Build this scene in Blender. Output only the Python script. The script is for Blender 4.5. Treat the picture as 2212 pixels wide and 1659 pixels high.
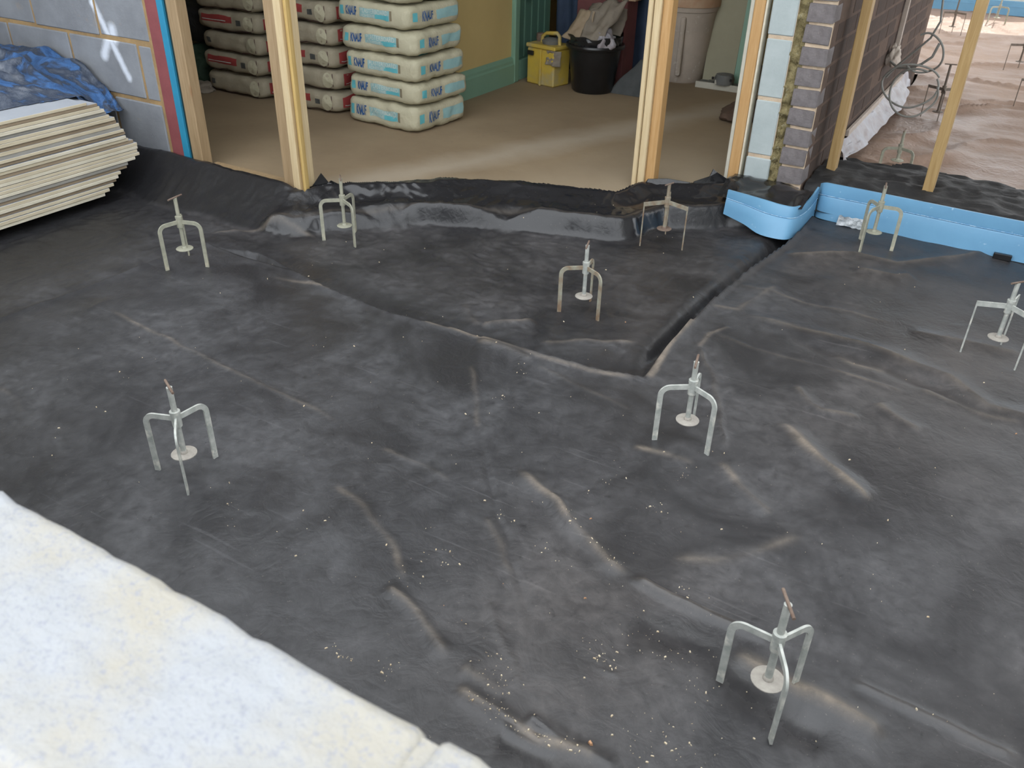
import bpy, bmesh, math, random
import numpy as np
from mathutils import Vector, Matrix, noise as mnoise

for o in list(bpy.data.objects):
    bpy.data.objects.remove(o)
SC = bpy.context.scene
COL = SC.collection
PI = math.pi

# ------------------------------------------------------------------ camera
cam_d = bpy.data.cameras.new('camera')
cam_d.sensor_width = 36.0
cam_d.lens = 29.645
cam_d.clip_start = 0.02
cam_d.dof.use_dof = True
cam_d.dof.focus_distance = 2.3
cam_d.dof.aperture_fstop = 10.0
cam = bpy.data.objects.new('camera', cam_d)
COL.objects.link(cam)
cam.matrix_world = Matrix(((0.85966752, -0.28518057, 0.42384407, 0.0),
                           (0.51042177, 0.44537679, -0.7356012, 0.0),
                           (0.02100886, 0.8487117, 0.52843833, 1.2),
                           (0, 0, 0, 1)))
SC.camera = cam

# ------------------------------------------------------------------ world, sun, exposure
world = bpy.data.worlds.new('sky')
SC.world = world
world.use_nodes = True
wn = world.node_tree.nodes
wn['Background'].inputs['Color'].default_value = (0.92, 0.96, 1.0, 1)
wn['Background'].inputs['Strength'].default_value = 2.7
sun_d = bpy.data.lights.new('sun', 'SUN')
sun_d.energy = 3.6
sun_d.angle = 0.009
sun_d.color = (1.0, 0.95, 0.86)
sun = bpy.data.objects.new('sun', sun_d)
COL.objects.link(sun)
sun.location = (0, 12, 14)
sun.rotation_euler = Vector((-0.02, -0.602, -0.798)).to_track_quat('-Z', 'Y').to_euler()
SC.view_settings.view_transform = 'Standard'
SC.view_settings.look = 'None'
SC.view_settings.gamma = 1.0
SC.view_settings.use_curve_mapping = False
SC.view_settings.exposure = 0.30

# ------------------------------------------------------------------ helpers
def tag(o, label=None, cat=None, group=None, kind=None):
    if label: o['label'] = label
    if cat: o['category'] = cat
    if group: o['group'] = group
    if kind: o['kind'] = kind
    return o

def link(name, me, parent=None, loc=None):
    o = bpy.data.objects.new(name, me)
    COL.objects.link(o)
    if parent is not None: o.parent = parent
    if loc is not None: o.location = loc
    return o

def empty(name, loc=(0, 0, 0), rz=0.0, parent=None):
    o = bpy.data.objects.new(name, None)
    o.empty_display_size = 0.05
    COL.objects.link(o)
    o.location = loc
    o.rotation_euler = (0, 0, rz)
    if parent is not None: o.parent = parent
    return o

class MB:
    """collects simple solids; build() links them as one mesh object"""
    def __init__(s): s.v = []; s.f = []; s.m = []
    def add(s, vs, fs, mi=0):
        n = len(s.v); s.v += [tuple(p) for p in vs]
        s.f += [tuple(i + n for i in f) for f in fs]; s.m += [mi] * len(fs)
        return s
    def box(s, x0, x1, y0, y1, z0, z1, c=0.0, mi=0):
        if c <= 0:
            vs = [(x, y, z) for z in (z0, z1) for y in (y0, y1) for x in (x0, x1)]
            return s.add(vs, [(0, 2, 3, 1), (4, 5, 7, 6), (0, 1, 5, 4), (2, 6, 7, 3), (0, 4, 6, 2), (1, 3, 7, 5)], mi)
        bm = bmesh.new()
        bmesh.ops.create_cube(bm, size=1)
        for v in bm.verts:
            v.co = ((x0 + x1) / 2 + v.co.x * (x1 - x0), (y0 + y1) / 2 + v.co.y * (y1 - y0), (z0 + z1) / 2 + v.co.z * (z1 - z0))
        bmesh.ops.bevel(bm, geom=bm.edges[:], offset=c, segments=1, affect='EDGES', profile=0.5)
        bm.verts.index_update()
        s.add([v.co[:] for v in bm.verts], [[v.index for v in f.verts] for f in bm.faces], mi)
        bm.free(); return s
    def prism(s, poly, z0, z1, mi=0):
        n = len(poly)
        vs = [(x, y, z0) for x, y in poly] + [(x, y, z1) for x, y in poly]
        fs = [tuple(range(n - 1, -1, -1)), tuple(range(n, 2 * n))] + [(i, (i + 1) % n, n + (i + 1) % n, n + i) for i in range(n)]
        return s.add(vs, fs, mi)
    def tube(s, pts, r, n=8, mi=0, closed=False):
        pts = [Vector(p) for p in pts]; N = len(pts)
        rr = r if hasattr(r, '__len__') else [r] * N
        rings = []; up = None
        for i, p in enumerate(pts):
            if closed: t = pts[(i + 1) % N] - pts[i - 1]
            else: t = pts[min(i + 1, N - 1)] - pts[max(i - 1, 0)]
            t.normalize()
            if up is None:
                up = Vector((0, 0, 1)) if abs(t.z) < 0.9 else Vector((1, 0, 0))
            a = t.cross(up).normalized(); b = a.cross(t).normalized(); up = b
            rings.append([p + (a * math.cos(2 * PI * k / n) + b * math.sin(2 * PI * k / n)) * rr[i] for k in range(n)])
        vs = [tuple(q) for R in rings for q in R]; fs = []
        M = N if closed else N - 1
        for i in range(M):
            j = (i + 1) % N
            for k in range(n):
                fs.append((i * n + k, i * n + (k + 1) % n, j * n + (k + 1) % n, j * n + k))
        if not closed:
            fs += [tuple(range(n - 1, -1, -1)), tuple((N - 1) * n + k for k in range(n))]
        return s.add(vs, fs, mi)
    def lathe(s, prof, n=32, c=(0, 0), mi=0, cap=True):
        vs = [(c[0] + r * math.cos(2 * PI * k / n), c[1] + r * math.sin(2 * PI * k / n), z) for r, z in prof for k in range(n)]
        fs = [(i * n + k, i * n + (k + 1) % n, (i + 1) * n + (k + 1) % n, (i + 1) * n + k) for i in range(len(prof) - 1) for k in range(n)]
        if cap: fs += [tuple(range(n - 1, -1, -1)), tuple((len(prof) - 1) * n + k for k in range(n))]
        return s.add(vs, fs, mi)
    def mesh(s, name, mats, smooth=None):
        me = bpy.data.meshes.new(name)
        me.from_pydata(s.v, [], s.f)
        for m in (mats if isinstance(mats, (list, tuple)) else [mats]): me.materials.append(m)
        me.polygons.foreach_set('material_index', s.m)
        if smooth is not None:
            me.polygons.foreach_set('use_smooth', [True] * len(s.f))
            me.set_sharp_from_angle(angle=smooth)
        me.update()
        return me
    def build(s, name, mats, parent=None, loc=None, smooth=None):
        return link(name, s.mesh(name, mats, smooth), parent, loc)

def grid_obj(name, X, Y, Z, mat, parent=None, keep=None, attrs=None, loc=None):
    """structured sheet from 2-D arrays; keep = mask of vertices that stay"""
    ny, nx = X.shape
    if keep is None: keep = np.ones((ny, nx), bool)
    idx = np.full((ny, nx), -1); idx[keep] = np.arange(keep.sum())
    q = keep[:-1, :-1] & keep[:-1, 1:] & keep[1:, 1:] & keep[1:, :-1]
    F = np.stack([idx[:-1, :-1][q], idx[:-1, 1:][q], idx[1:, 1:][q], idx[1:, :-1][q]], 1).astype(np.int32)
    V = np.stack([X[keep], Y[keep], Z[keep]], 1).astype(np.float32)
    me = bpy.data.meshes.new(name)
    me.vertices.add(len(V)); me.vertices.foreach_set('co', V.ravel())
    me.loops.add(F.size); me.loops.foreach_set('vertex_index', F.ravel())
    me.polygons.add(len(F)); me.polygons.foreach_set('loop_start', np.arange(0, F.size, 4, dtype=np.int32))
    me.polygons.foreach_set('use_smooth', np.ones(len(F), bool))
    me.update(calc_edges=True)
    if attrs is not None:
        at = me.color_attributes.new('wear', 'FLOAT_COLOR', 'POINT')
        cdat = np.zeros((len(V), 4), np.float32); cdat[:, 3] = 1
        cdat[:, 3] = 0
        for k, a in enumerate(attrs): cdat[:, k] = np.clip(a[keep], 0, 1)
        at.data.foreach_set('color', cdat.ravel())
    me.materials.append(mat)
    return link(name, me, parent, loc)

def vnoise(x, y, seed=0):
    """smooth lattice noise in [-1, 1]"""
    r = np.random.RandomState(seed).rand(256, 256).astype(np.float64) * 2 - 1
    xi = np.floor(x).astype(int); yi = np.floor(y).astype(int)
    fx = x - xi; fy = y - yi
    fx = fx * fx * fx * (fx * (fx * 6 - 15) + 10); fy = fy * fy * fy * (fy * (fy * 6 - 15) + 10)
    a = r[yi % 256, xi % 256]; b = r[yi % 256, (xi + 1) % 256]
    c = r[(yi + 1) % 256, xi % 256]; d = r[(yi + 1) % 256, (xi + 1) % 256]
    return (a * (1 - fx) + b * fx) * (1 - fy) + (c * (1 - fx) + d * fx) * fy

def seg_dist(px, py, P):
    """distance of every point to a polyline and the relative position along it"""
    best = np.full(px.shape, 1e9); tt = np.zeros(px.shape)
    L = [math.hypot(P[i + 1][0] - P[i][0], P[i + 1][1] - P[i][1]) for i in range(len(P) - 1)]
    T = sum(L); acc = 0
    for i in range(len(P) - 1):
        ax, ay = P[i]; bx, by = P[i + 1]
        dx, dy = bx - ax, by - ay
        t = np.clip(((px - ax) * dx + (py - ay) * dy) / (dx * dx + dy * dy + 1e-12), 0, 1)
        d = np.hypot(px - ax - t * dx, py - ay - t * dy)
        m = d < best
        best = np.where(m, d, best); tt = np.where(m, (acc + t * L[i]) / T, tt)
        acc += L[i]
    return best, tt

# ------------------------------------------------------------------ materials
def _new(name):
    m = bpy.data.materials.new(name); m.use_nodes = True
    nt = m.node_tree; b = nt.nodes['Principled BSDF']
    return m, nt, b

def N(nt, typ, **kw):
    n = nt.nodes.new(typ)
    for k, v in kw.items():
        if k in ('op',): n.operation = v
        elif hasattr(n, k): setattr(n, k, v)
        else: n.inputs[k].default_value = v
    return n

def coords(nt, scale=(1, 1, 1), kind='Object', rot=(0, 0, 0)):
    tc = N(nt, 'ShaderNodeTexCoord'); mp = N(nt, 'ShaderNodeMapping')
    mp.inputs['Scale'].default_value = scale; mp.inputs['Rotation'].default_value = rot
    nt.links.new(tc.outputs[kind], mp.inputs['Vector'])
    return mp.outputs['Vector']

def noise_out(nt, vec, scale, detail=5, rough=.6, dist=0):
    n = N(nt, 'ShaderNodeTexNoise')
    n.inputs['Scale'].default_value = scale; n.inputs['Detail'].default_value = detail
    n.inputs['Roughness'].default_value = rough; n.inputs['Distortion'].default_value = dist
    nt.links.new(vec, n.inputs['Vector'])
    return n.outputs['Fac']

def ramp(nt, fac, stops):
    r = N(nt, 'ShaderNodeValToRGB'); e = r.color_ramp.elements
    while len(e) < len(stops): e.new(0.5)
    for k, (p, c) in enumerate(stops):
        e[k].position = p; e[k].color = (c[0], c[1], c[2], 1) if hasattr(c, '__len__') else (c, c, c, 1)
    nt.links.new(fac, r.inputs['Fac'])
    return r.outputs['Color']

def mixc(nt, fac, a, b, mode='MIX'):
    n = N(nt, 'ShaderNodeMix'); n.data_type = 'RGBA'; n.blend_type = mode
    for sock, v in ((n.inputs['Factor'], fac), (n.inputs['A'], a), (n.inputs['B'], b)):
        if sock.type == 'RGBA' or sock.name == 'Factor': pass
    fa = n.inputs[0]; A = n.inputs[6]; B = n.inputs[7]
    for sock, v in ((fa, fac), (A, a), (B, b)):
        if hasattr(v, 'is_output'): nt.links.new(v, sock)
        elif sock is fa: sock.default_value = v
        else: sock.default_value = (v[0], v[1], v[2], 1)
    return n.outputs[2]

def mathn(nt, op, a, b=None, c=None, clamp=False):
    n = N(nt, 'ShaderNodeMath'); n.operation = op; n.use_clamp = clamp
    for k, v in enumerate((a, b, c)):
        if v is None: continue
        if hasattr(v, 'is_output'): nt.links.new(v, n.inputs[k])
        else: n.inputs[k].default_value = v
    return n.outputs[0]

def bump(nt, b, h, strength=.3, dist=.01):
    n = N(nt, 'ShaderNodeBump'); n.inputs['Strength'].default_value = strength; n.inputs['Distance'].default_value = dist
    nt.links.new(h, n.inputs['Height']); nt.links.new(n.outputs['Normal'], b.inputs['Normal'])

def pm(name, c1, c2=None, scale=8, rough=.7, bmp=.2, bscale=60, metal=0., stretch=(1, 1, 1), lo=.35, hi=.65, dist=.004, spots=None, spec=None):
    m, nt, b = _new(name)
    b.inputs['Roughness'].default_value = rough; b.inputs['Metallic'].default_value = metal
    if spec is not None: b.inputs['Specular IOR Level'].default_value = spec
    v = coords(nt, stretch)
    if c2 is None: c2 = tuple(x * .75 for x in c1)
    col = ramp(nt, noise_out(nt, v, scale, 6, .65), [(lo, c1), (hi, c2)])
    if spots:
        sc, cs, a, z = spots
        col = mixc(nt, ramp(nt, noise_out(nt, v, sc, 3, .6), [(a, 0.), (z, 1.)]), col, cs)
    nt.links.new(col, b.inputs['Base Color'])
    if bmp: bump(nt, b, noise_out(nt, v, bscale, 6, .65), bmp, dist)
    return m

def wood(name, c1, c2, knot=(.22, .09, .03), rough=.6):
    m, nt, b = _new(name)
    v = coords(nt, (1, 1, .06))
    g = noise_out(nt, v, 95, 4, .55, 1.2)
    col = ramp(nt, g, [(.3, c1), (.7, c2)])
    big = noise_out(nt, coords(nt, (1, 1, .35)), 9, 3, .5)
    col = mixc(nt, ramp(nt, big, [(.55, 0.), (.8, .45)]), col, tuple(x * .6 for x in c2))
    k = N(nt, 'ShaderNodeTexVoronoi'); k.inputs['Scale'].default_value = 7.0
    nt.links.new(coords(nt, (1, 1, .45)), k.inputs['Vector'])
    col = mixc(nt, ramp(nt, k.outputs['Distance'], [(.05, .85), (.13, 0.)]), col, knot)
    nt.links.new(col, b.inputs['Base Color'])
    b.inputs['Roughness'].default_value = rough
    bump(nt, b, g, .15, .003)
    return m

MT = {}
MT['wood_pale'] = wood('planed_softwood', (.62, .50, .31), (.53, .40, .225))
MT['wood_yellow'] = wood('yellow_softwood', (.57, .40, .15), (.47, .31, .105))
MT['wood_brown'] = wood('dirty_softwood', (.38, .27, .155), (.28, .19, .10))
MT['wood_orange'] = wood('orange_softwood', (.52, .32, .14), (.42, .235, .085))
MT['wood_stud'] = wood('stud_softwood', (.43, .29, .125), (.33, .205, .075))
MT['mortar_tan'] = pm('tan_mortar', (.42, .28, .13), (.30, .20, .10), 14, .95, .6, 90, dist=.006)
MT['mortar_sand'] = pm('sand_mortar', (.62, .50, .37), (.50, .38, .27), 20, .95, .7, 110, dist=.006)
MT['mortar_brown'] = pm('brown_mortar', (.115, .072, .05), (.08, .05, .036), 20, .95, .4, 110)
MT['brick_end'] = pm('grey_purple_brick', (.20, .18, .182), (.135, .12, .12), 26, .9, .6, 120, dist=.005, spots=(60, (.26, .23, .22), .62, .75))
MT['brick_side'] = pm('dark_brown_brick', (.062, .037, .027), (.042, .026, .019), 22, .95, .35, 90, dist=.003)
MT['blk_pier'] = pm('pale_aircrete_block', (.43, .48, .48), (.36, .41, .41), 7, .9, .35, 70, dist=.004)
MT['cavity'] = pm('rubbly_cavity_fill', (.36, .30, .15), (.20, .16, .07), 30, .95, 1.0, 55, dist=.02, spots=(45, (.48, .44, .30), .6, .72))
MT['pink_ins'] = pm('pink_insulation', (.27, .075, .08), (.22, .06, .065), 10, .75, .2, 90)
MT['cyan'] = pm('cyan_tape', (.03, .28, .45), (.03, .23, .39), 8, .45, .1, 40)
MT['darkgreen'] = pm('dark_green_film', (.015, .04, .04), (.01, .03, .03), 8, .5, .1, 40)
MT['blue_strip'] = pm('blue_foam', (.155, .355, .545), (.135, .315, .50), 5, .42, .12, 35, spots=(38, (.45, .62, .74), .68, .80))
MT['score_glint'] = pm('painted_score_glint', (.40, .58, .72), (.15, .34, .56), 60, .4, .0, lo=.42, hi=.56)
MT['galv'] = pm('weathered_galvanised_steel', (.53, .54, .505), (.33, .35, .325), 30, .55, .3, 130, metal=.2, dist=.002, spots=(26, (.68, .67, .60), .55, .68))
MT['galv_olive'] = pm('dusty_galvanised_steel', (.42, .41, .32), (.30, .30, .24), 34, .65, .25, 130, metal=.2, dist=.002, spots=(22, (.50, .47, .36), .58, .72))
MT['galv_rusty'] = pm('rust_spotted_steel', (.36, .36, .29), (.24, .16, .10), 22, .75, .3, 130, metal=.2, dist=.002)
MT['disc'] = pm('cement_crusted_steel', (.40, .375, .33), (.30, .275, .245), 40, .85, .5, 130, metal=.1, dist=.003)
MT['rust'] = pm('rusty_bar', (.23, .175, .14), (.15, .10, .075), 60, .85, .4, 150, metal=.2, dist=.002)
MT['steel_dark'] = pm('dark_tarnished_steel', (.20, .17, .14), (.13, .10, .08), 40, .7, .3, 130, metal=.3, dist=.002)  # even dark steel colour of the far room tripods
MT['plastic_blk'] = pm('black_plastic', (.008, .008, .009), (.013, .013, .014), 20, .28, .15, 60)
MT['plastic_film'] = pm('crumpled_black_film', (.012, .012, .013), (.02, .02, .021), 30, .14, .25, 14, dist=.01)
MT['paper_white'] = pm('cream_paper_sack', (.52, .485, .35), (.44, .41, .29), 6, .7, .6, 22, dist=.012)
MT['paper_red'] = pm('buff_paper_sack', (.42, .37, .275), (.34, .30, .215), 6, .75, .6, 20, dist=.012)
MT['p_cyan'] = pm('cyan_print', (.10, .40, .46), (.13, .44, .48), 40, .6, .0)
MT['p_cyan2'] = pm('pale_cyan_print', (.26, .46, .48), (.32, .50, .50), 40, .6, .0)
MT['p_blue'] = pm('dark_blue_print', (.015, .08, .25), (.02, .10, .28), 40, .6, .0)
MT['p_white'] = pm('white_print', (.62, .66, .60), (.56, .62, .56), 40, .6, .0)
MT['p_brown'] = pm('brown_print', (.24, .20, .13), (.20, .17, .11), 40, .6, .0)
MT['p_red'] = pm('red_print', (.36, .055, .05), (.30, .045, .045), 30, .65, .0)
MT['p_grey'] = pm('grey_print', (.06, .065, .06), (.09, .09, .085), 60, .65, .0)
MT['seam'] = pm('dark_sack_seam', (.09, .04, .035), (.06, .03, .03), 30, .8, .0)
MT['wall_yellow'] = pm('ochre_paint', (.60, .46, .20), (.55, .42, .18), 3, .75, .12, 40)
MT['wall_dim'] = pm('old_plaster', (.30, .26, .18), (.24, .21, .15), 3, .9, .2, 30)
MT['ceil'] = pm('plaster_ceiling', (.72, .72, .69), (.66, .66, .63), 3, .9, .1, 30)
MT['green_paint'] = pm('green_gloss_paint', (.21, .37, .27), (.19, .34, .25), 3, .42, .08, 40)
MT['green_dark'] = pm('deep_green_paint', (.115, .23, .17), (.10, .205, .15), 3, .42, .08, 40)
MT['board_cream'] = pm('cream_board_edge', (.62, .55, .41), (.52, .45, .32), 30, .9, .3, 120, stretch=(1, .2, 1))
MT['board_white'] = pm('white_board_edge', (.70, .65, .53), (.58, .53, .41), 30, .9, .3, 120, stretch=(1, .2, 1))
MT['board_brown'] = pm('brown_board_edge', (.34, .265, .18), (.27, .21, .14), 30, .9, .3, 120, stretch=(1, .2, 1))
MT['board_grey'] = pm('grey_board_edge', (.36, .345, .31), (.28, .27, .24), 30, .9, .3, 120, stretch=(1, .2, 1))
MT['board_top'] = pm('grey_board_paper', (.42, .45, .50), (.36, .39, .44), 5, .8, .1, 40)
MT['yellow_plastic'] = pm('dusty_yellow_plastic', (.60, .43, .06), (.50, .36, .08), 8, .55, .2, 60, spots=(9, (.42, .36, .20), .5, .7))
MT['card'] = pm('buff_cardboard', (.36, .28, .19), (.30, .23, .155), 6, .85, .3, 30)
MT['card2'] = pm('grey_paper_sack', (.25, .215, .17), (.20, .17, .135), 6, .85, .5, 20, dist=.01)
MT['curtain'] = pm('dark_blue_dust_sheet', (.045, .07, .125), (.03, .047, .08), 5, .8, .4, 14, dist=.02)
MT['bag_dark'] = pm('charcoal_cloth', (.075, .08, .08), (.05, .055, .055), 9, .85, .5, 30, dist=.01)
MT['bin_white'] = pm('plaster_dusted_bin', (.48, .41, .34), (.40, .34, .28), 7, .8, .3, 50, spots=(14, (.60, .57, .50), .60, .72))
MT['bin_rim'] = pm('stained_bin_rim', (.42, .24, .14), (.50, .36, .24), 9, .7, .2, 50)
MT['board_beige'] = pm('beige_panel', (.36, .34, .24), (.32, .30, .21), 4, .8, .1, 40)
MT['grey_plastic'] = pm('dark_grey_grille', (.12, .125, .12), (.17, .17, .16), 20, .7, .3, 60)
MT['cream_edge'] = pm('cream_timber_edge', (.52, .50, .42), (.46, .44, .37), 10, .8, .2, 60)
MT['brown_sack'] = pm('brown_sacking', (.12, .075, .05), (.08, .05, .035), 14, .85, .5, 40, dist=.01)
MT['cable'] = pm('grey_cable_sheath', (.27, .27, .25), (.22, .22, .20), 20, .55, .1, 60)
MT['capping'] = pm('dusty_pale_capping', (.50, .44, .38), (.40, .33, .28), 14, .7, .3, 60)
MT['torn_film'] = pm('milky_plastic_film', (.34, .34, .38), (.26, .22, .22), 16, .4, .6, 24, dist=.01)
MT['silver'] = pm('silver_tape', (.50, .52, .54), (.25, .27, .28), 40, .35, .8, 60, metal=.6, dist=.006)
MT['chip'] = pm('pale_crumbs', (.72, .64, .48), (.50, .38, .24), 60, .9, .0)
MT['chip2'] = pm('orange_crumbs', (.50, .28, .15), (.40, .22, .12), 60, .9, .0)
MT['paving'] = pm('pale_paving', (.68, .67, .64), (.60, .59, .56), 5, .9, .2, 40)
MT['hedge'] = pm('hedge_leaves', (.10, .22, .06), (.05, .12, .03), 18, .7, .6, 30, dist=.05)
MT['red_item'] = pm('maroon_box', (.16, .05, .05), (.12, .04, .04), 10, .7, .1, 40)
MT['rubble_dark'] = pm('black_sacking', (.010, .010, .011), (.018, .018, .018), 9, .7, .6, 20, dist=.02)
MT['rubble_green'] = pm('green_sacking', (.035, .075, .045), (.025, .05, .03), 9, .7, .6, 20, dist=.02)

def mat_membrane(name, base, dustc, r0, bump_s=.35, filmc=None):
    m, nt, b = _new(name)
    v = coords(nt)
    at = N(nt, 'ShaderNodeVertexColor'); at.layer_name = 'wear'
    sep = N(nt, 'ShaderNodeSeparateColor'); nt.links.new(at.outputs['Color'], sep.inputs['Color'])
    dust, gloss = sep.outputs[0], sep.outputs[1]
    big = ramp(nt, noise_out(nt, v, 3.2, 6, .62, .6), [(.38, 0.), (.62, 1.)])
    fine = ramp(nt, noise_out(nt, v, 26, 6, .7, .4), [(.36, .32), (.68, 1.)])
    speck = ramp(nt, noise_out(nt, v, 190, 2, .5), [(.70, 0.), (.76, 1.)])
    lines = None
    for ang in (.5, 1.25, 2.5):
        l = ramp(nt, noise_out(nt, coords(nt, (1.2, 34, 1), rot=(0, 0, ang)), 2.2, 2, .5, .3), [(.70, 0.), (.74, 1.)])
        lines = l if lines is None else mathn(nt, 'MAXIMUM', lines, l)
    film = mathn(nt, 'MULTIPLY', big, fine)
    film = mathn(nt, 'MULTIPLY', film, .72)
    dent = ramp(nt, noise_out(nt, v, 44, 6, .7, .8), [(.60, 1.), (.72, .25)])
    film = mathn(nt, 'ADD', film, .12)
    film = mathn(nt, 'MULTIPLY', film, dent)
    film = mathn(nt, 'ADD', film, mathn(nt, 'MULTIPLY', lines, .22))
    film_keep = mathn(nt, 'SUBTRACT', 1.0, mathn(nt, 'MAXIMUM', mathn(nt, 'MULTIPLY', gloss, .45), sep.outputs[2]), clamp=True)
    film = mathn(nt, 'MULTIPLY', film, film_keep)
    dl = mathn(nt, 'MULTIPLY', dust, mathn(nt, 'ADD', mathn(nt, 'MULTIPLY', fine, .8), .15))
    fcol = filmc or tuple(x * .62 for x in dustc)
    fcol = mixc(nt, at.outputs['Alpha'], fcol, tuple(k * x for k, x in zip((1.12, .98, .86), fcol)))
    col = mixc(nt, film, base, fcol)
    col = mixc(nt, dl, col, dustc)
    col = mixc(nt, mathn(nt, 'MULTIPLY', speck, .35), col, (.22, .20, .17))
    nt.links.new(col, b.inputs['Base Color'])
    ro = mathn(nt, 'ADD', mathn(nt, 'MULTIPLY', film, .35), r0)
    ro = mathn(nt, 'ADD', ro, mathn(nt, 'MULTIPLY', dl, .35))
    ro = mathn(nt, 'SUBTRACT', ro, mathn(nt, 'MULTIPLY', gloss, r0 - .16), clamp=True)
    nt.links.new(ro, b.inputs['Roughness'])
    h1 = noise_out(nt, v, 16, 5, .6, 1.0)
    vo = N(nt, 'ShaderNodeTexVoronoi'); vo.feature = 'DISTANCE_TO_EDGE'; vo.inputs['Scale'].default_value = 22
    wv = N(nt, 'ShaderNodeVectorMath'); wv.operation = 'ADD'
    nz = N(nt, 'ShaderNodeTexNoise'); nz.inputs['Scale'].default_value = 6; nz.inputs['Detail'].default_value = 3
    nt.links.new(v, nz.inputs['Vector']); nt.links.new(v, wv.inputs[0])
    sc_ = N(nt, 'ShaderNodeVectorMath'); sc_.operation = 'SCALE'; sc_.inputs['Scale'].default_value = .25
    nt.links.new(nz.outputs['Color'], sc_.inputs[0]); nt.links.new(sc_.outputs[0], wv.inputs[1])
    nt.links.new(wv.outputs[0], vo.inputs['Vector'])
    cr = ramp(nt, vo.outputs['Distance'], [(0., 0.), (.22, 1.)])
    h2 = noise_out(nt, v, 75, 4, .6)
    h = mathn(nt, 'ADD', mathn(nt, 'ADD', h1, mathn(nt, 'MULTIPLY', cr, .12)), mathn(nt, 'MULTIPLY', h2, .18))
    h = mathn(nt, 'MULTIPLY', h, mathn(nt, 'SUBTRACT', 1.0, mathn(nt, 'MULTIPLY', gloss, .85)))
    bump(nt, b, h, bump_s, .012)
    return m

MT['membrane'] = mat_membrane('black_polythene', (.015, .015, .017), (.23, .19, .15), .36, .20, (.090, .090, .096))
MT['membrane_lap'] = mat_membrane('matt_black_polythene', (.014, .014, .015), (.10, .09, .08), .60, .3, (.03, .03, .031))
MT['membrane_far'] = mat_membrane('dusty_polythene_brown_sheen', (.27, .175, .13), (.40, .285, .22), .34, .5)

def mat_block_left():
    """grey block with a soft white sprayed cross"""
    m, nt, b = _new('grey_aircrete_block')
    g = N(nt, 'ShaderNodeNewGeometry')
    pos = g.outputs['Position']
    v = pos
    n1 = noise_out(nt, v, 7, 5, .6)
    col = ramp(nt, n1, [(.35, (.26, .275, .30)), (.65, (.205, .215, .235))])
    col = mixc(nt, ramp(nt, noise_out(nt, v, 5.5, 4, .6), [(.62, 0.), (.76, .7)]), col, (.36, .27, .17))
    # sprayed strokes: two tapering segments in the wall plane
    sx = N(nt, 'ShaderNodeSeparateXYZ'); nt.links.new(pos, sx.inputs[0])
    def stroke(ax, az, bx, bz, w):
        L2 = (bx - ax) ** 2 + (bz - az) ** 2
        ux = mathn(nt, 'SUBTRACT', sx.outputs[0], ax); uz = mathn(nt, 'SUBTRACT', sx.outputs[2], az)
        t = mathn(nt, 'ADD', mathn(nt, 'MULTIPLY', ux, (bx - ax) / L2), mathn(nt, 'MULTIPLY', uz, (bz - az) / L2), clamp=True)
        ex = mathn(nt, 'SUBTRACT', ux, mathn(nt, 'MULTIPLY', t, bx - ax)); ez = mathn(nt, 'SUBTRACT', uz, mathn(nt, 'MULTIPLY', t, bz - az))
        d = mathn(nt, 'SQRT', mathn(nt, 'ADD', mathn(nt, 'MULTIPLY', ex, ex), mathn(nt, 'MULTIPLY', ez, ez)))
        return mathn(nt, 'DIVIDE', d, w)
    d = mathn(nt, 'MINIMUM', stroke(*SPRAY[0]), stroke(*SPRAY[1]))
    d = mathn(nt, 'MINIMUM', d, stroke(*SPRAY[2]))
    d = mathn(nt, 'ADD', d, mathn(nt, 'MULTIPLY', mathn(nt, 'SUBTRACT', noise_out(nt, v, 40, 4, .6), .5), .5))
    col = mixc(nt, ramp(nt, d, [(.25, .95), (1.35, 0.)]), col, (.70, .75, .84))
    nt.links.new(col, b.inputs['Base Color'])
    b.inputs['Roughness'].default_value = .9
    bump(nt, b, noise_out(nt, v, 60, 6, .65), .3, .005)
    return m
SPRAY = [(-3.388, .665, -3.252, .385, .024), (-3.30, .57, -3.30, .535, .036), (-3.33, .54, -3.385, .46, .030)]
MT['blk_left'] = mat_block_left()

def mat_concrete():
    m, nt, b = _new('dusty_concrete')
    g = N(nt, 'ShaderNodeNewGeometry'); v = g.outputs['Position']
    col = ramp(nt, noise_out(nt, v, 2.2, 6, .62), [(.33, (.30, .225, .14)), (.68, (.235, .172, .105))])
    col = mixc(nt, ramp(nt, noise_out(nt, v, 30, 4, .6), [(.62, 0.), (.75, .35)]), col, (.20, .15, .10))
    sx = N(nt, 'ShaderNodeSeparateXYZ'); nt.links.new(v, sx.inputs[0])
    # pale diagonal streak across the floor, paler on its threshold side
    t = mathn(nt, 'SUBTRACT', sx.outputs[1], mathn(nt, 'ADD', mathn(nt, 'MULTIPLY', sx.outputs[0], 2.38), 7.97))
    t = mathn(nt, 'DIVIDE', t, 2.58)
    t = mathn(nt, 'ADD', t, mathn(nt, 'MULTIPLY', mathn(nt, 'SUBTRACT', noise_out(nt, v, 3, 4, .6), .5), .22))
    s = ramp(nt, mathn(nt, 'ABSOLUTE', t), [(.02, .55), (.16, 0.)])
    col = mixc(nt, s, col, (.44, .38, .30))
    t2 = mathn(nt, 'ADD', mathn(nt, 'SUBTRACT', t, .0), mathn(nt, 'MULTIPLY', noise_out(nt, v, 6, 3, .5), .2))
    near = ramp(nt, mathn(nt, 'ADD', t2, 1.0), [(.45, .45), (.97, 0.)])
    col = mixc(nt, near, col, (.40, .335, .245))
    nt.links.new(col, b.inputs['Base Color'])
    b.inputs['Roughness'].default_value = .82
    bump(nt, b, noise_out(nt, v, 24, 6, .65), .25, .004)
    return m
MT['concrete'] = mat_concrete()

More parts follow.
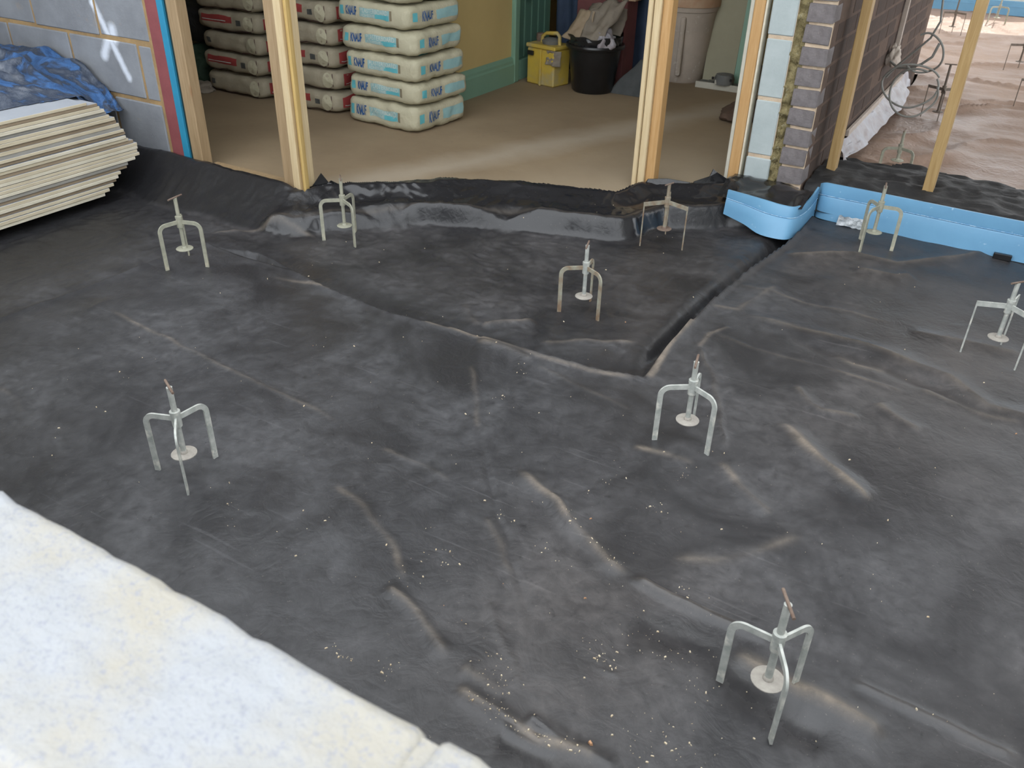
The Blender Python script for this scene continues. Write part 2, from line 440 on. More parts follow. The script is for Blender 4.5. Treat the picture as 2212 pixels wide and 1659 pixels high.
def mat_sill():
    m, nt, b = _new('pale_gritty_block')
    v = coords(nt)
    col = ramp(nt, noise_out(nt, v, 9, 4, .55), [(.42, (.315, .325, .34)), (.66, (.33, .312, .272))])
    col = mixc(nt, ramp(nt, noise_out(nt, v, 210, 4, .7), [(.36, .7), (.47, 0.)]), col, (.24, .25, .29))
    nt.links.new(col, b.inputs['Base Color'])
    b.inputs['Roughness'].default_value = .95
    bump(nt, b, noise_out(nt, v, 170, 5, .7), .6, .004)
    return m
MT['sill'] = mat_sill()

def mat_tarp():
    m, nt, b = _new('blue_tarpaulin')
    v = coords(nt)
    col = ramp(nt, noise_out(nt, v, 7, 5, .6, 1.0), [(.34, (.03, .085, .22)), (.46, (.055, .15, .36)), (.54, (.035, .05, .085)), (.64, (.10, .12, .16)), (.74, (.20, .22, .26))])
    nt.links.new(col, b.inputs['Base Color'])
    b.inputs['Roughness'].default_value = .45
    bump(nt, b, noise_out(nt, v, 34, 5, .6, 1.), .6, .012)
    return m
MT['tarp'] = mat_tarp()

# ================================================================== SETTING
ZB = 0.055           # level of the concrete floor in the back room
# --- concrete floors
edge = [(-4.7, 2.42), (-2.95, 2.42), (-2.36, 2.40), (-2.28, 2.47), (-2.148, 2.585), (-1.95, 2.79), (-1.69, 2.92), (-1.30, 3.06), (-1.24, 3.24), (-0.97, 3.43), (-0.905, 3.44)]
fl = MB().prism(edge + [(-0.905, 6.0), (-4.7, 6.0)], -0.12, ZB)
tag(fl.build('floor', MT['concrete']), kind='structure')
fs = MB().box(-4.9, 3.2, 0.10, 10.4, -0.30, -0.121)
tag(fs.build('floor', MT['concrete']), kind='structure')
# --- outside ground and hedge behind the viewer
tag(MB().box(-14, 14, -14, 0.10, -0.35, -0.12).build('floor', MT['paving']), kind='structure')
# --- ceilings (unseen; front left open as an added rooflight for sky sheen)
cl = MB().box(-4.9, -.905, 2.36, 6.15, 2.42, 2.50)
cl.box(-.905, 3.2, 3.60, 10.4, 2.42, 2.50).box(-.905, 3.2, 2.36, 3.60, 2.42, 2.50).box(-4.9, -2.9, .10, 2.36, 2.42, 2.50)
tag(cl.build('ceiling', MT['ceil']), kind='structure')
# --- unseen upper storey, added to keep the sun off the near floor
tag(MB().box(-4.9, -.905, 3.42, 6.15, 2.501, 6.4).box(-.905, 3.2, 3.60, 10.4, 2.501, 6.4).build('wall_sun_block', MT['ceil']), kind='structure')
# --- outer walls out of the picture
tag(MB().box(-4.9, -4.7, 0.10, 6.0, -0.12, 2.42).build('wall_left', MT['wall_dim']), kind='structure')
tag(MB().box(-4.7, -0.905, 6.0, 6.15, -0.12, 2.42).build('wall_back', MT['wall_yellow']), kind='structure')
tag(MB().box(2.0, 2.2, 0.10, 3.9, -0.12, 2.42).build('wall_right', MT['ceil']), kind='structure')
wf = MB().box(-2.2, 3.2, 10.25, 10.4, -0.12, 0.78)
wf.box(-2.2, 3.2, 10.25, 10.4, 2.15, 2.42)
tag(wf.build('wall_far', MT['ceil']), kind='structure')
tag(MB().box(-2.4, -0.767, 6.46, 6.6, -0.12, 2.42).build('wall_back', MT['ceil']), kind='structure')
tag(MB().box(-2.4, -2.2, 6.6, 10.4, -0.12, 2.42).build('wall_left', MT['ceil']), kind='structure')

# --- sill wall the camera looks over: pale blocks on edge with recessed joints
def rough_block(x0, x1, y0, y1, z0, z1, seed, amp=.0028, n=(44, 15, 8)):
    """block whose arrises are chipped and uneven"""
    rnd = random.Random(seed)
    mb = MB()
    bm = bmesh.new()
    bmesh.ops.create_cube(bm, size=1)
    bmesh.ops.bevel(bm, geom=bm.edges[:], offset=.03, segments=2, affect='EDGES', profile=.5)
    bmesh.ops.subdivide_edges(bm, edges=[e for e in bm.edges if e.calc_length() > .3], cuts=30, use_grid_fill=True)
    cx, cy, cz = (x0 + x1) / 2, (y0 + y1) / 2, (z0 + z1) / 2
    dx, dy, dz = x1 - x0, y1 - y0, z1 - z0
    off = Vector((seed * 3.1, seed * 1.7, 0))
    for v in bm.verts:
        p = Vector((cx + v.co.x * dx, cy + v.co.y * dy, cz + v.co.z * dz))
        # keep the bevel size absolute
        for k, (c, d) in enumerate(((cx, dx), (cy, dy), (cz, dz))):
            q = abs(v.co[k])
            if q > .46:
                s = 1 if v.co[k] > 0 else -1
                p[k] = c + s * (d / 2 - (.5 - q) / .03 * .007 * (1 if q < .4999 else 0))
        w = mnoise.noise_vector((p + off) * 34) * amp + mnoise.noise_vector((p + off) * 90) * amp * .7
        p += w
        v.co = p
    bm.verts.index_update()
    mb.add([v.co[:] for v in bm.verts], [[v.index for v in f.verts] for f in bm.faces])
    bm.free(); return mb
sill = empty('wall_front', (0, .185, 0)); tag(sill, kind='structure')
core = MB().box(-4.9, 3.2, .118 - .185, .2535 - .185, -.12, .7465)
core.build('mortar', MT['sill'], sill)
xs = [-1.531, -1.086, -.641, -.196, .249, .694]
for k in range(len(xs) - 1):
    rough_block(xs[k] + .005, xs[k + 1] - .005, .112 - .185, .258 - .185, .545, .75 + (.004 if k == 1 else 0), k + 2).build('block', MT['sill'], sill, smooth=1.2)
sm = MB().box(-4.9, xs[0] - .005, .112 - .185, .258 - .185, .545, .75, .006)
sm.build('coping_block', MT['sill'], sill); 
MB().box(xs[-1] + .005, 3.2, .112 - .185, .258 - .185, .545, .75, .006).build('coping_block', MT['sill'], sill)

# --- left block wall, tan mortar, every block its own piece
YW = 2.36
wl = empty('wall_left', (-3.07, YW, 0)); tag(wl, kind='structure')
lm = MB().box(-4.7, -3.066, YW + .004, YW + .10, -.12, 2.42)
lm.v = [(x + 3.07, y - YW, z) for x, y, z in lm.v]
lm.build('mortar', MT['mortar_tan'], wl)
rnd = random.Random(5)
for r in range(11):
    z0 = .082 + (r - 1) * .23 ; z1 = z0 + .213
    ps = (-4.70, -4.26, -3.82, -3.385, -3.075) if r % 2 == 1 else (-4.70, -4.47, -4.035, -3.605, -3.165, -3.075)
    for a, b_ in zip(ps[:-1], ps[1:]):
        j = [rnd.uniform(-.0025, .0025) for _ in range(4)]
        blk = MB().box(a + .0075 + j[0] + 3.07, b_ - .0075 + j[1] + 3.07, rnd.uniform(-.003, .001), .09, max(z0 + j[2], -.10), min(z1 + j[3], 2.40), .004)
        blk.build('block', MT['blk_left'], wl)

# ================================================================== MEMBRANE
WRINKLES=[
 (0.012,0.03,0.5,0,[(-0.577,2.410),(-0.379,2.413),(-0.124,2.401),(0.040,2.351),(0.155,2.254),(0.239,2.251),(0.349,2.241)]),
 (-0.01,0.035,0,0,[(-0.505,2.350),(-0.350,2.338),(-0.109,2.315),(0.050,2.275),(0.159,2.201),(0.275,2.211)]),
 (0.004,0.007,0.4,0,[(-0.607,2.246),(-0.465,2.216),(-0.273,2.220),(-0.034,2.206)]),
 (0.01,0.025,0.6,0,[(-0.107,2.111),(-0.046,2.070),(0.022,2.024)]),
 (0.012,0.028,1,0,[(-0.303,1.888),(-0.215,1.807),(-0.113,1.725),(-0.031,1.664)]),
 (0.008,0.02,1,0,[(-0.368,1.637),(-0.309,1.578),(-0.212,1.509)]),
 (0.006,0.008,0.2,0,[(-0.612,2.157),(-0.505,1.981),(-0.421,1.804),(-0.374,1.666)]),
 (0.006,0.02,0.3,0,[(-0.029,2.255),(0.034,2.235),(0.159,2.209),(0.241,2.216)]),
 (0.01,0.025,0.5,0,[(-0.595,2.969),(-0.505,3.020),(-0.366,3.121),(-0.219,3.110),(-0.044,3.279),(0.054,3.418)]),
 (0.009,0.03,0.3,0,[(-0.337,2.980),(-0.198,2.988),(-0.146,3.039)]),
 (0.004,0.012,0.3,0,[(-0.661,2.635),(-0.537,2.639),(-0.419,2.612),(-0.265,2.627),(-0.145,2.610)]),
 (0.006,0.03,0.2,0,[(-0.107,2.583),(0.011,2.596),(0.218,2.621)]),
 (0.006,0.016,0.5,0,[(-0.309,2.086),(-0.248,2.006),(-0.218,1.988),(-0.111,2.020)]),
 (0.004,0.03,0.6,0,[(-0.259,2.325),(-0.195,2.287),(-0.106,2.300)]),
 (0.012,0.017,1,0,[(-0.764,1.357),(-0.623,1.291),(-0.532,1.239),(-0.451,1.190),(-0.398,1.179)]),
 (0.012,0.013,0.2,0.8,[(-0.398,1.179),(-0.302,1.160),(-0.193,1.160),(-0.107,1.157)]),
 (-0.005,0.0055,0,0,[(-1.052,1.612),(-0.959,1.487),(-0.781,1.267),(-0.640,1.113),(-0.523,0.983),(-0.474,0.935)]),
 (0.005,0.03,0.5,0,[(-0.351,1.264),(-0.271,1.309),(-0.193,1.397),(-0.136,1.481)]),
 (0.006,0.02,0.8,0,[(-0.571,1.580),(-0.493,1.590),(-0.414,1.593)]),
 (0.003,0.01,0.3,0,[(-0.739,1.179),(-0.652,1.105),(-0.598,1.055)]),
 (0.004,0.008,0.1,0.3,[(-0.604,0.978),(-0.527,0.906),(-0.489,0.877),(-0.450,0.822)]),
 (0.003,0.006,0,0.4,[(-0.358,0.937),(-0.314,0.947)]),
 (-0.0055,0.04,0,1,[(-0.375,1.080),(-0.306,1.076),(-0.209,1.076),(-0.141,1.058),(-0.059,1.017),(-0.030,1.004),(0.044,0.996)]),
 (0.012,0.028,1,0,[(-0.170,1.100),(-0.116,1.094),(-0.044,1.077),(0.027,1.073),(0.110,1.058)]),
 (0.006,0.01,0.2,0.4,[(0.022,1.146),(0.089,1.143),(0.175,1.141),(0.227,1.133),(0.302,1.137)]),
 (0.01,0.014,0.9,0,[(-0.547,0.778),(-0.506,0.774),(-0.458,0.772),(-0.421,0.766),(-0.402,0.762),(-0.368,0.764),(-0.309,0.781),(-0.275,0.779)]),
 (0.011,0.013,0,0.8,[(-0.415,0.789),(-0.380,0.786),(-0.322,0.784),(-0.267,0.786),(-0.242,0.787)]),
 (-0.004,0.035,0,1,[(-0.438,0.731),(-0.383,0.749),(-0.328,0.754)]),
 (-0.006,0.012,0,1,[(-0.391,0.776),(-0.354,0.780),(-0.311,0.784)]),
 (0.006,0.012,0.5,0,[(-0.796,0.900),(-0.732,0.889),(-0.654,0.851),(-0.591,0.818)]),
 (0.004,0.015,0.3,0,[(-0.565,0.816),(-0.504,0.814),(-0.464,0.806)]),
 (0.004,0.014,0.6,0,[(-1.080,1.092),(-0.965,1.057),(-0.888,1.017),(-0.839,0.988),(-0.768,0.933)]),
 (0.003,0.008,0.4,0,[(-1.078,1.259),(-0.941,1.253),(-0.861,1.238)]),
 (0.003,0.04,0,0.4,[(-1.258,1.098),(-1.155,0.911)]),
 (0.004,0.006,0.5,0,[(-2.242,1.381),(-2.092,1.359),(-1.935,1.350),(-1.699,1.320),(-1.483,1.304),(-1.405,1.296),(-1.331,1.297),(-1.221,1.278)]),
 (0.006,0.014,0.4,0,[(-2.511,2.024),(-2.448,2.098),(-2.327,2.169),(-2.156,2.241)]),
 (0.005,0.03,0,0.4,[(-2.274,1.333),(-2.284,1.437)]),
 (0.004,0.01,0.4,0,[(-2.079,0.933),(-1.999,0.918),(-1.911,0.892)]),
 (0.014,0.02,0.7,0,[(-1.229,1.946),(-1.182,2.017),(-1.109,2.078)]),
 (0.009,0.02,0.5,0,[(-1.034,1.945),(-0.952,2.023),(-0.782,2.108)]),
 (0.004,0.007,0.3,0,[(-0.957,1.797),(-0.845,1.763),(-0.709,1.741),(-0.627,1.718)]),
 (0,0.016,1.3,0,[(-2.007,1.815),(-1.793,1.862),(-1.571,1.846),(-1.306,1.832),(-1.161,1.838),(-0.947,1.837),(-0.810,1.848),(-0.763,1.857),(-0.675,1.883)]),
 (0.006,0.018,2.2,0,[(-0.667,1.887),(-0.673,2.024),(-0.685,2.158),(-0.680,2.303)]),
 (0.008,0.03,0.3,0,[(-1.382,2.056),(-1.307,1.990),(-1.238,1.940)]),
 (0.006,0.02,0.7,0,[(-1.176,1.816),(-1.068,1.827),(-0.974,1.808)]),
 (0.005,0.02,0.5,0,[(-0.673,2.417),(-0.585,2.433),(-0.559,2.564),(-0.532,2.704)]),
 (0.004,0.012,0.8,0,[(-0.605,2.138),(-0.608,2.233),(-0.566,2.311)]),
 (0.005,0.012,0.4,0,[(-1.115,1.696),(-1.049,1.612),(-0.924,1.441)]),
]
CHIPS=[
 (60,0.008,[(-0.513,0.772),(-0.459,0.774),(-0.418,0.762)]),
 (45,0.006,[(-0.394,0.761),(-0.350,0.772),(-0.309,0.781)]),
 (60,0.018,[(-0.534,0.878),(-0.497,0.836),(-0.458,0.812)]),
 (40,0.012,[(-0.402,0.986),(-0.368,0.967),(-0.334,0.953)]),
 (40,0.025,[(-0.354,1.044),(-0.300,1.039),(-0.236,1.029)]),
 (40,0.03,[(-0.245,0.883),(-0.207,0.871),(-0.167,0.868)]),
 (45,0.008,[(-0.595,1.269),(-0.553,1.251),(-0.462,1.206),(-0.423,1.186)]),
 (16,0.012,[(-0.309,1.187),(-0.267,1.202)]),
 (14,0.008,[(-0.723,1.201),(-0.667,1.198)]),
 (16,0.01,[(-0.602,1.177),(-0.558,1.147),(-0.472,1.134)]),
 (26,0.006,[(-0.788,0.740),(-0.753,0.731),(-0.721,0.729)]),
 (22,0.012,[(-0.682,0.741),(-0.650,0.736)]),
 (24,0.02,[(-0.756,1.040),(-0.728,1.006)]),
 (16,0.014,[(-0.793,0.971),(-0.755,0.931)]),
 (16,0.03,[(-0.592,1.429),(-0.545,1.444)]),
 (14,0.015,[(-0.432,1.371),(-0.436,1.408)]),
 (14,0.01,[(-0.956,1.564),(-0.959,1.620)]),
 (12,0.006,[(-1.001,1.780),(-0.948,1.707)]),
 (40,0.04,[(-0.269,1.066),(-0.167,1.001)]),
 (26,0.03,[(-0.223,0.878),(-0.168,0.869)]),
 (16,0.01,[(-0.425,1.587),(-0.417,1.503)]),
 (14,0.006,[(-1.295,0.978),(-1.152,0.852)]),
]

FOLD_L = [(-2.52, .10), (-2.46, .8), (-2.438, 1.159), (-2.43, 1.352), (-2.40, 1.719), (-2.36, 1.89)]
FOLD_A = [(-2.36, 1.89), (-2.166, 1.940), (-1.786, 1.855), (-1.476, 1.82), (-1.231, 1.837), (-.985, 1.848), (-.789, 1.867), (-.673, 1.893)]
FOLD_B = [(-.673, 1.893), (-.686, 2.089), (-.679, 2.301), (-.672, 2.543), (-.651, 2.778), (-.605, 3.063), (-.59, 3.3), (-.59, 3.5)]
TOPE = [(-4.7, 2.335), (-2.9, 2.335), (-2.35, 2.325), (-2.285, 2.42), (-2.148, 2.549), (-1.95, 2.752), (-1.69, 2.873), (-1.29, 3.012), (-1.225, 3.19), (-.97, 3.385), (-.9, 3.41), (-.62, 3.42)]
ZR = -.04

def interp_poly(P, v, key):
    a = [p[key] for p in P]; b = [p[1 - key] for p in P]
    if a[0] > a[-1]: a, b = a[::-1], b[::-1]
    return np.interp(v, a, b)

def smooth(t):
    t = np.clip(t, 0, 1); return t * t * (3 - 2 * t)

def membrane(x, y, want=False):
    xB = interp_poly(FOLD_B, y, 1); yA = interp_poly(FOLD_A, x, 0); xL = interp_poly(FOLD_L, y, 1)
    main = np.where(y < 1.893, (x > xL) & (y < yA), x > xB) | ((x > -.673) & (y < 1.95) & (x > xB))
    dA, _ = seg_dist(x, y, FOLD_A); dB, tB = seg_dist(x, y, FOLD_B); dL, _ = seg_dist(x, y, FOLD_L)
    d = np.minimum(np.minimum(dA, dB), dL)
    wob = vnoise(x * 9, y * 9, 3) * .35 + 1
    out = -.022 * smooth(d / .022) - .018 * smooth(d / .30)
    out = out - .006 * wob * np.exp(-((dA - .05) / .045) ** 2) - .045 * np.exp(-((dB - .030 - .012 * tB) / (.022 + .022 * tB)) ** 2) * (dB < .2) * smooth(tB * 6)
    out = out - .006 * wob * np.exp(-((dL - .05) / .045) ** 2)
    inn = .007 * np.exp(-(dA / .02) ** 2) + .010 * np.exp(-(dB / .018) ** 2) * smooth(tB * 5) + .005 * np.exp(-(dL / .02) ** 2)
    edge_in = np.minimum(dA, np.minimum(dL, dB))
    z = np.where(main, inn * 1.0, out + (inn * .6) * np.exp(-(d / .012) ** 2))
    # soften the seam so the two sides meet
    rim = np.where(main, inn, 0) * 0
    # gentle undulation and crumple
    z = z + .0035 * vnoise(x * 4.2, y * 4.2, 11) + .0018 * vnoise(x * 11, y * 11, 12)
    rec = np.where(main, .13, .8 + 1.2 * np.exp(-((x + 1.55) / .5) ** 2 - ((y - 2.45) / .28) ** 2))
    z = z + rec * (.0022 * (1 - 2 * np.abs(vnoise(x * 15 + 2 * vnoise(x * 5, y * 5, 5), y * 15, 13))) + .0016 * (1 - 2 * np.abs(vnoise(x * 31, y * 31 + vnoise(x * 9, y * 9, 8), 14))))
    dust = np.zeros_like(z); gloss = np.zeros_like(z)
    for amp, w, du, gl, P in WRINKLES:
        xs_ = [p[0] for p in P]; ys_ = [p[1] for p in P]
        bb = (x > min(xs_) - .15) & (x < max(xs_) + .15) & (y > min(ys_) - .15) & (y < max(ys_) + .15)
        if not bb.any(): continue
        xx, yy = x[bb], y[bb]
        wb = .006 * vnoise(xx * 14, yy * 14, 21)
        dd, t = seg_dist(xx + wb, yy + wb * .6, P)
        fade = smooth(t / .12) * smooth((1 - t) / .12)
        mod = .75 + .5 * vnoise(xx * 10, yy * 10, 22)
        prof = np.exp(-(dd / w) ** 2) if (amp < 0 or gl > .5) else .65 * np.exp(-(dd / (w * 1.25)) ** 2) + .35 * np.exp(-np.abs(dd) / (w * .4))
        z[bb] += amp * (1.5 if amp > .0055 else 1.15) * prof * fade * mod
        dust[bb] = np.maximum(dust[bb], du * (.50 * np.clip(1 - dd / (w * .85), 0, 1) + .45 * np.exp(-(dd / .0065) ** 2)) * fade * np.clip(.8 + .7 * vnoise(xx * 11, yy * 11, 23), 0.1, 1.3))
        gloss[bb] = np.maximum(gloss[bb], gl * np.exp(-(dd / (w * 1.1)) ** 2) * fade)
    tro = np.where(main, 0, np.maximum(.75 * np.exp(-((dA - .08) / .07) ** 2), .85 * np.exp(-((dB - .05) / .05) ** 2)))  # grey film thinned into darker bands behind the folds
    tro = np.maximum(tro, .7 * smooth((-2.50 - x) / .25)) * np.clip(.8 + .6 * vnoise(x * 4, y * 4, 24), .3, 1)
    # upstand towards the threshold
    dT, tT = seg_dist(x, y, TOPE)
    near = dT + .03 * vnoise(x * 6, y * 6, 31)
    rise = np.clip(1 - near / .21, 0, 1)
    prof = np.interp(rise, [0, .06, .10, .24, .30, .40, .60, .90, 1.0], [0, .03, .08, .62, .66, .62, .70, 1.0, .97])
    pm_ = np.clip(.45 + 1.8 * vnoise(x * 4.3 + 3, y * 4.3, 35), 0, 1)
    prof = pm_ * prof + (1 - pm_) * np.interp(rise, [0, .40, .60, .90, 1.0], [0, .60, .70, 1.0, .97])
    left_w = smooth((-2.30 - x) / .12)
    prof = prof * (1 - left_w) + rise ** 1.15 * 1.12 * left_w
    right_off = smooth((-.62 - x) / .08)
    z = z + (ZB + .035 - ZR) * prof * right_off
    u = smooth(rise * 3) * right_off
    z = z + u * (1 - .6 * left_w) * (.006 * vnoise(x * 5 + y * 2, y * 14 - x * 9, 32) + .0012 * (1 - 2 * np.abs(vnoise(x * 9, y * 18 - x * 12, 33))))
    gloss = np.maximum(gloss, .97 * np.exp(-((rise - .16) / .10) ** 4) * np.clip(.1 + 2.6 * vnoise(x * 5, y * 5, 34), 0, 1) * right_off * (1 - left_w))
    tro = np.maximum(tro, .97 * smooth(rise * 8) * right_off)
    dust = np.maximum(dust, .22 * np.exp(-((rise - .31) / .04) ** 2) * right_off * (1 - left_w))
    gloss = np.maximum(gloss, np.where(x < -2.25, .10, .88) * smooth((rise - .34) * 7) * right_off)
    if want: return z, dust, gloss, tro
    return z

step = .006
gx = np.arange(-4.4, 1.7, step); gy = np.arange(.262, 3.46, step)
X, Y = np.meshgrid(gx, gy)
Z, DU, GL, TR = membrane(X, Y, True)
topY = interp_poly(TOPE, X, 0)
keep = Y <= topY + .012 + .010 * vnoise(X * 6, Y * 0, 41)
keep &= ~((X < -2.30) & (Y > 2.34))
keep |= (X > -.62) & (Y < 3.40)
keep &= ~((X > -.60) & (Y > 3.405))
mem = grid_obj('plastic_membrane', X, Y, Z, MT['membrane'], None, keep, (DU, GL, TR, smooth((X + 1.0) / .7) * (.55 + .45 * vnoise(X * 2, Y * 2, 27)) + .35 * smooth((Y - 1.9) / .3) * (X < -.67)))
tag(mem, 'wrinkled black polythene sheet covering the whole near floor', 'membrane')
def zm(x, y):
    return float(membrane(np.array([[float(x)]]), np.array([[float(y)]]))[0, 0])
# torn points of the sheet standing up at the threshold
def flap(pts, name='torn_flap'):
    mb = MB()
    n = len(pts); t = Vector((.003, -.003, 0))
    vs = [Vector(p) for p in pts] + [Vector(p) + t for p in pts]
    mb.add(vs, [tuple(range(n)), tuple(range(2 * n - 1, n - 1, -1))] + [(i, (i + 1) % n, n + (i + 1) % n, n + i) for i in range(n)])
    o = mb.build(name, MT['plastic_film'], mem)
flap([(-2.36, 2.37, .03), (-2.20, 2.47, .03), (-2.20, 2.48, .075), (-2.262, 2.45, .105), (-2.275, 2.45, .095), (-2.292, 2.43, .135), (-2.318, 2.40, .085), (-2.36, 2.36, .07)])
flap([(-1.08, 3.30, .04), (-.93, 3.40, .04), (-.95, 3.395, .095), (-.995, 3.37, .125), (-1.012, 3.37, .135), (-1.02, 3.36, .105), (-1.07, 3.32, .085)])
flap([(-1.235, 3.13, .02), (-1.06, 3.30, .02), (-1.08, 3.30, .085), (-1.16, 3.25, .10), (-1.225, 3.20, .10), (-1.24, 3.15, .06)])
# plastic crumbs and chips lying on the sheet
rnd = random.Random(77)
cm = MB()
CH = []
for n_, sp, P in CHIPS:
    for k in range(int(n_ * .62)):
        i = rnd.randrange(len(P) - 1); t = rnd.random()
        x = P[i][0] * (1 - t) + P[i + 1][0] * t + rnd.gauss(0, sp); y = P[i][1] * (1 - t) + P[i + 1][1] * t + rnd.gauss(0, sp)
        if y < .3: continue
        CH.append((x, y, rnd.choice((.0009, .001, .0012, .0015, .0022, .0036)), 0))
for k in range(260):
    x = rnd.uniform(-2.2, .25); y = rnd.uniform(.75, 3.0)
    if rnd.random() < .5 and (y > 1.9 or x < -1.4): continue
    CH.append((x, y, rnd.choice((.001, .0014, .002, .0035)), 1 if rnd.random() < .06 else 0))
CH.append((-.30, .80, .008, 1))
CZ = membrane(np.array([[c[0] for c in CH]]), np.array([[c[1] for c in CH]]))[0]
for (x, y, s_, mi), z in zip(CH, CZ):
    z = float(z) + .0005
    a = rnd.uniform(0, PI); c, sn = math.cos(a), math.sin(a)
    l, w, h = s_ * rnd.uniform(.8, 2.0), s_ * rnd.uniform(.5, .9), s_ * rnd.uniform(.3, .6)
    vs = []
    for zz, k in ((-.001, 1.0), (h, .7)):
        for dx, dy in ((-l, -w), (l, -w * .8), (l * .8, w), (-l * .9, w * .9)):
            dx, dy = dx * k / 2, dy * k / 2
            vs.append((x + dx * c - dy * sn, y + dx * sn + dy * c, z + zz))
    cm.add(vs, [(4, 5, 6, 7), (0, 1, 5, 4), (1, 2, 6, 5), (2, 3, 7, 6), (3, 0, 4, 7)], mi)
ob = cm.build('debris', [MT['chip'], MT['chip2']])
tag(ob, 'pale crumbs and chips scattered over the black sheet', 'debris', kind='stuff')

# --- far room: dusty sheet, glancing light put into its brown colour
gx = np.arange(-2.15, 3.1, .022); gy = np.arange(3.72, 10.24, .022)
X, Y = np.meshgrid(gx, gy)
def zfar(x, y):
    w1 = vnoise(x * 1.6 + 4 * vnoise(x * .7, y * .7, 3), y * 5.0, 51); w2 = vnoise(x * 3.5, y * 11, 52)
    rid = (1 - np.abs(vnoise(x * 1.3 + 9, y * 3.4 + 1.2 * vnoise(x * 2, y * 2, 54), 53)) * 2)
    return .014 * w1 + .007 * w2 + .026 * np.clip(rid, 0, 1) ** 3
Z = zfar(X, Y)
far_d = np.clip(.5 + .8 * vnoise(X * 2, Y * 2, 55), 0, 1)
keep = ~((X < -.655) & (Y < 6.62))
fm = grid_obj('dusty_membrane', X, Y, Z, MT['membrane_far'], None, keep, (far_d, far_d * 0))
tag(fm, 'dusty plastic sheet with brown glancing light in its colour, far room floor', 'membrane')
# black sheet lapped over the low step behind the blue strip
gx = np.arange(-.66, 1.9, .012); gy = np.arange(3.415, 4.26, .012)
X, Y = np.meshgrid(gx, gy)
fe = 4.12 + .07 * vnoise(X * 3.3, X * 0 + .5, 61) + .035 * vnoise(X * 11, X * 0 + 3.5, 62)
t = (Y - 3.415) / .75
Z = .118 * smooth(t / .12) - .055 * smooth((t - .45) / .5) + .010 * vnoise(X * 9, Y * 14, 63) + .006 * (1 - 2 * np.abs(vnoise(X * 15, Y * 26, 64)))
Z = np.maximum(Z, .028)
gl = np.clip(.3 + 1.3 * vnoise(X * 6, Y * 7, 65), 0, 1)
lap = grid_obj('plastic_lap', X, Y, Z, MT['membrane_lap'], None, Y < fe, (np.zeros_like(Z), gl * .0))
tag(lap, 'crumpled black plastic lapped over the step behind the long blue strip', 'membrane')

# ================================================================== PIER AND BRICK WALL
YP = 3.44
pier = empty('wall_pier', (-.80, YP, 0)); tag(pier, kind='structure')
ox, oy = -.80, YP
def PB(name, mat, x0, x1, y0, y1, z0, z1, c=0.):
    return MB().box(x0 - ox, x1 - ox, y0 - oy, y1 - oy, z0, z1, c).build(name, mat, pier)
PB('mortar', MT['mortar_sand'], -.898, -.803, YP + .003, 6.0, -.10, 2.42)
joint = [-.10, .197, .422, .649, .874, 1.10, 1.325, 1.55, 1.775, 2.0, 2.225, 2.42]
rnd = random.Random(9)
for a, b_ in zip(joint[:-1], joint[1:]):
    PB('block', MT['blk_pier'], -.902 + rnd.uniform(-.002, .002), -.802 + rnd.uniform(-.002, .002), YP + rnd.uniform(-.003, .002), YP + .40, a + .007, b_ - .006, .004)
# rubbly cavity fill between the leaves
gz = np.arange(-.1, 2.42, .009); gw = np.linspace(-.806, -.752, 9)
Xc, Zc = np.meshgrid(gw, gz)
Yc = YP + .010 + .012 * vnoise(Xc * 60, Zc * 40, 71) + .008 * vnoise(Xc * 140, Zc * 90, 72)
co = grid_obj('cavity_fill', Xc - ox, Yc - oy, Zc, MT['cavity'], pier)
PB('cavity_core', MT['cavity'], -.803, -.755, YP + .03, 6.0, -.10, 2.42)
# brick leaf
bw = empty('wall_brick', (-.715, YP, 0)); tag(bw, kind='structure')
ox, oy = -.715, YP
def WB(name, mat, x0, x1, y0, y1, z0, z1, c=0.):
    return MB().box(x0 - ox, x1 - ox, y0 - oy, y1 - oy, z0, z1, c).build(name, mat, bw)
WB('mortar', MT['mortar_brown'], -.758, -.668, YP + .02, 6.455, -.10, 2.42)
WB('mortar_face', MT['mortar_sand'], -.757, -.669, YP + .004, YP + .03, -.10, 2.42)
def wedge_brick(seed, half=False):
    """end brick, edges knocked about"""
    r = random.Random(seed)
    bm = bmesh.new(); bmesh.ops.create_cube(bm, size=1)
    bmesh.ops.bevel(bm, geom=bm.edges[:], offset=.06, segments=2, affect='EDGES', profile=.6)
    for v in bm.verts:
        p = Vector((v.co.x * .098, v.co.y * .10, v.co.z * .064))
        v.co = p + mnoise.noise_vector(p * 30 + Vector((seed, 0, 0))) * .004
    bm.verts.index_update()
    mb = MB().add([v.co[:] for v in bm.verts], [[v.index for v in f.verts] for f in bm.faces]); bm.free()
    return mb.mesh('brick_end', MT['brick_end'], .9)
ends = [wedge_brick(k) for k in range(4)]
bs = MB().box(-.049, .049, -.1065, .1065, -.0325, .0325, .002).mesh('brick', MT['brick_side'])
bh = MB().box(-.049, .049, -.050, .050, -.0325, .0325, .002).mesh('brick', MT['brick_side'])
upper = MB()
zc0 = .0675
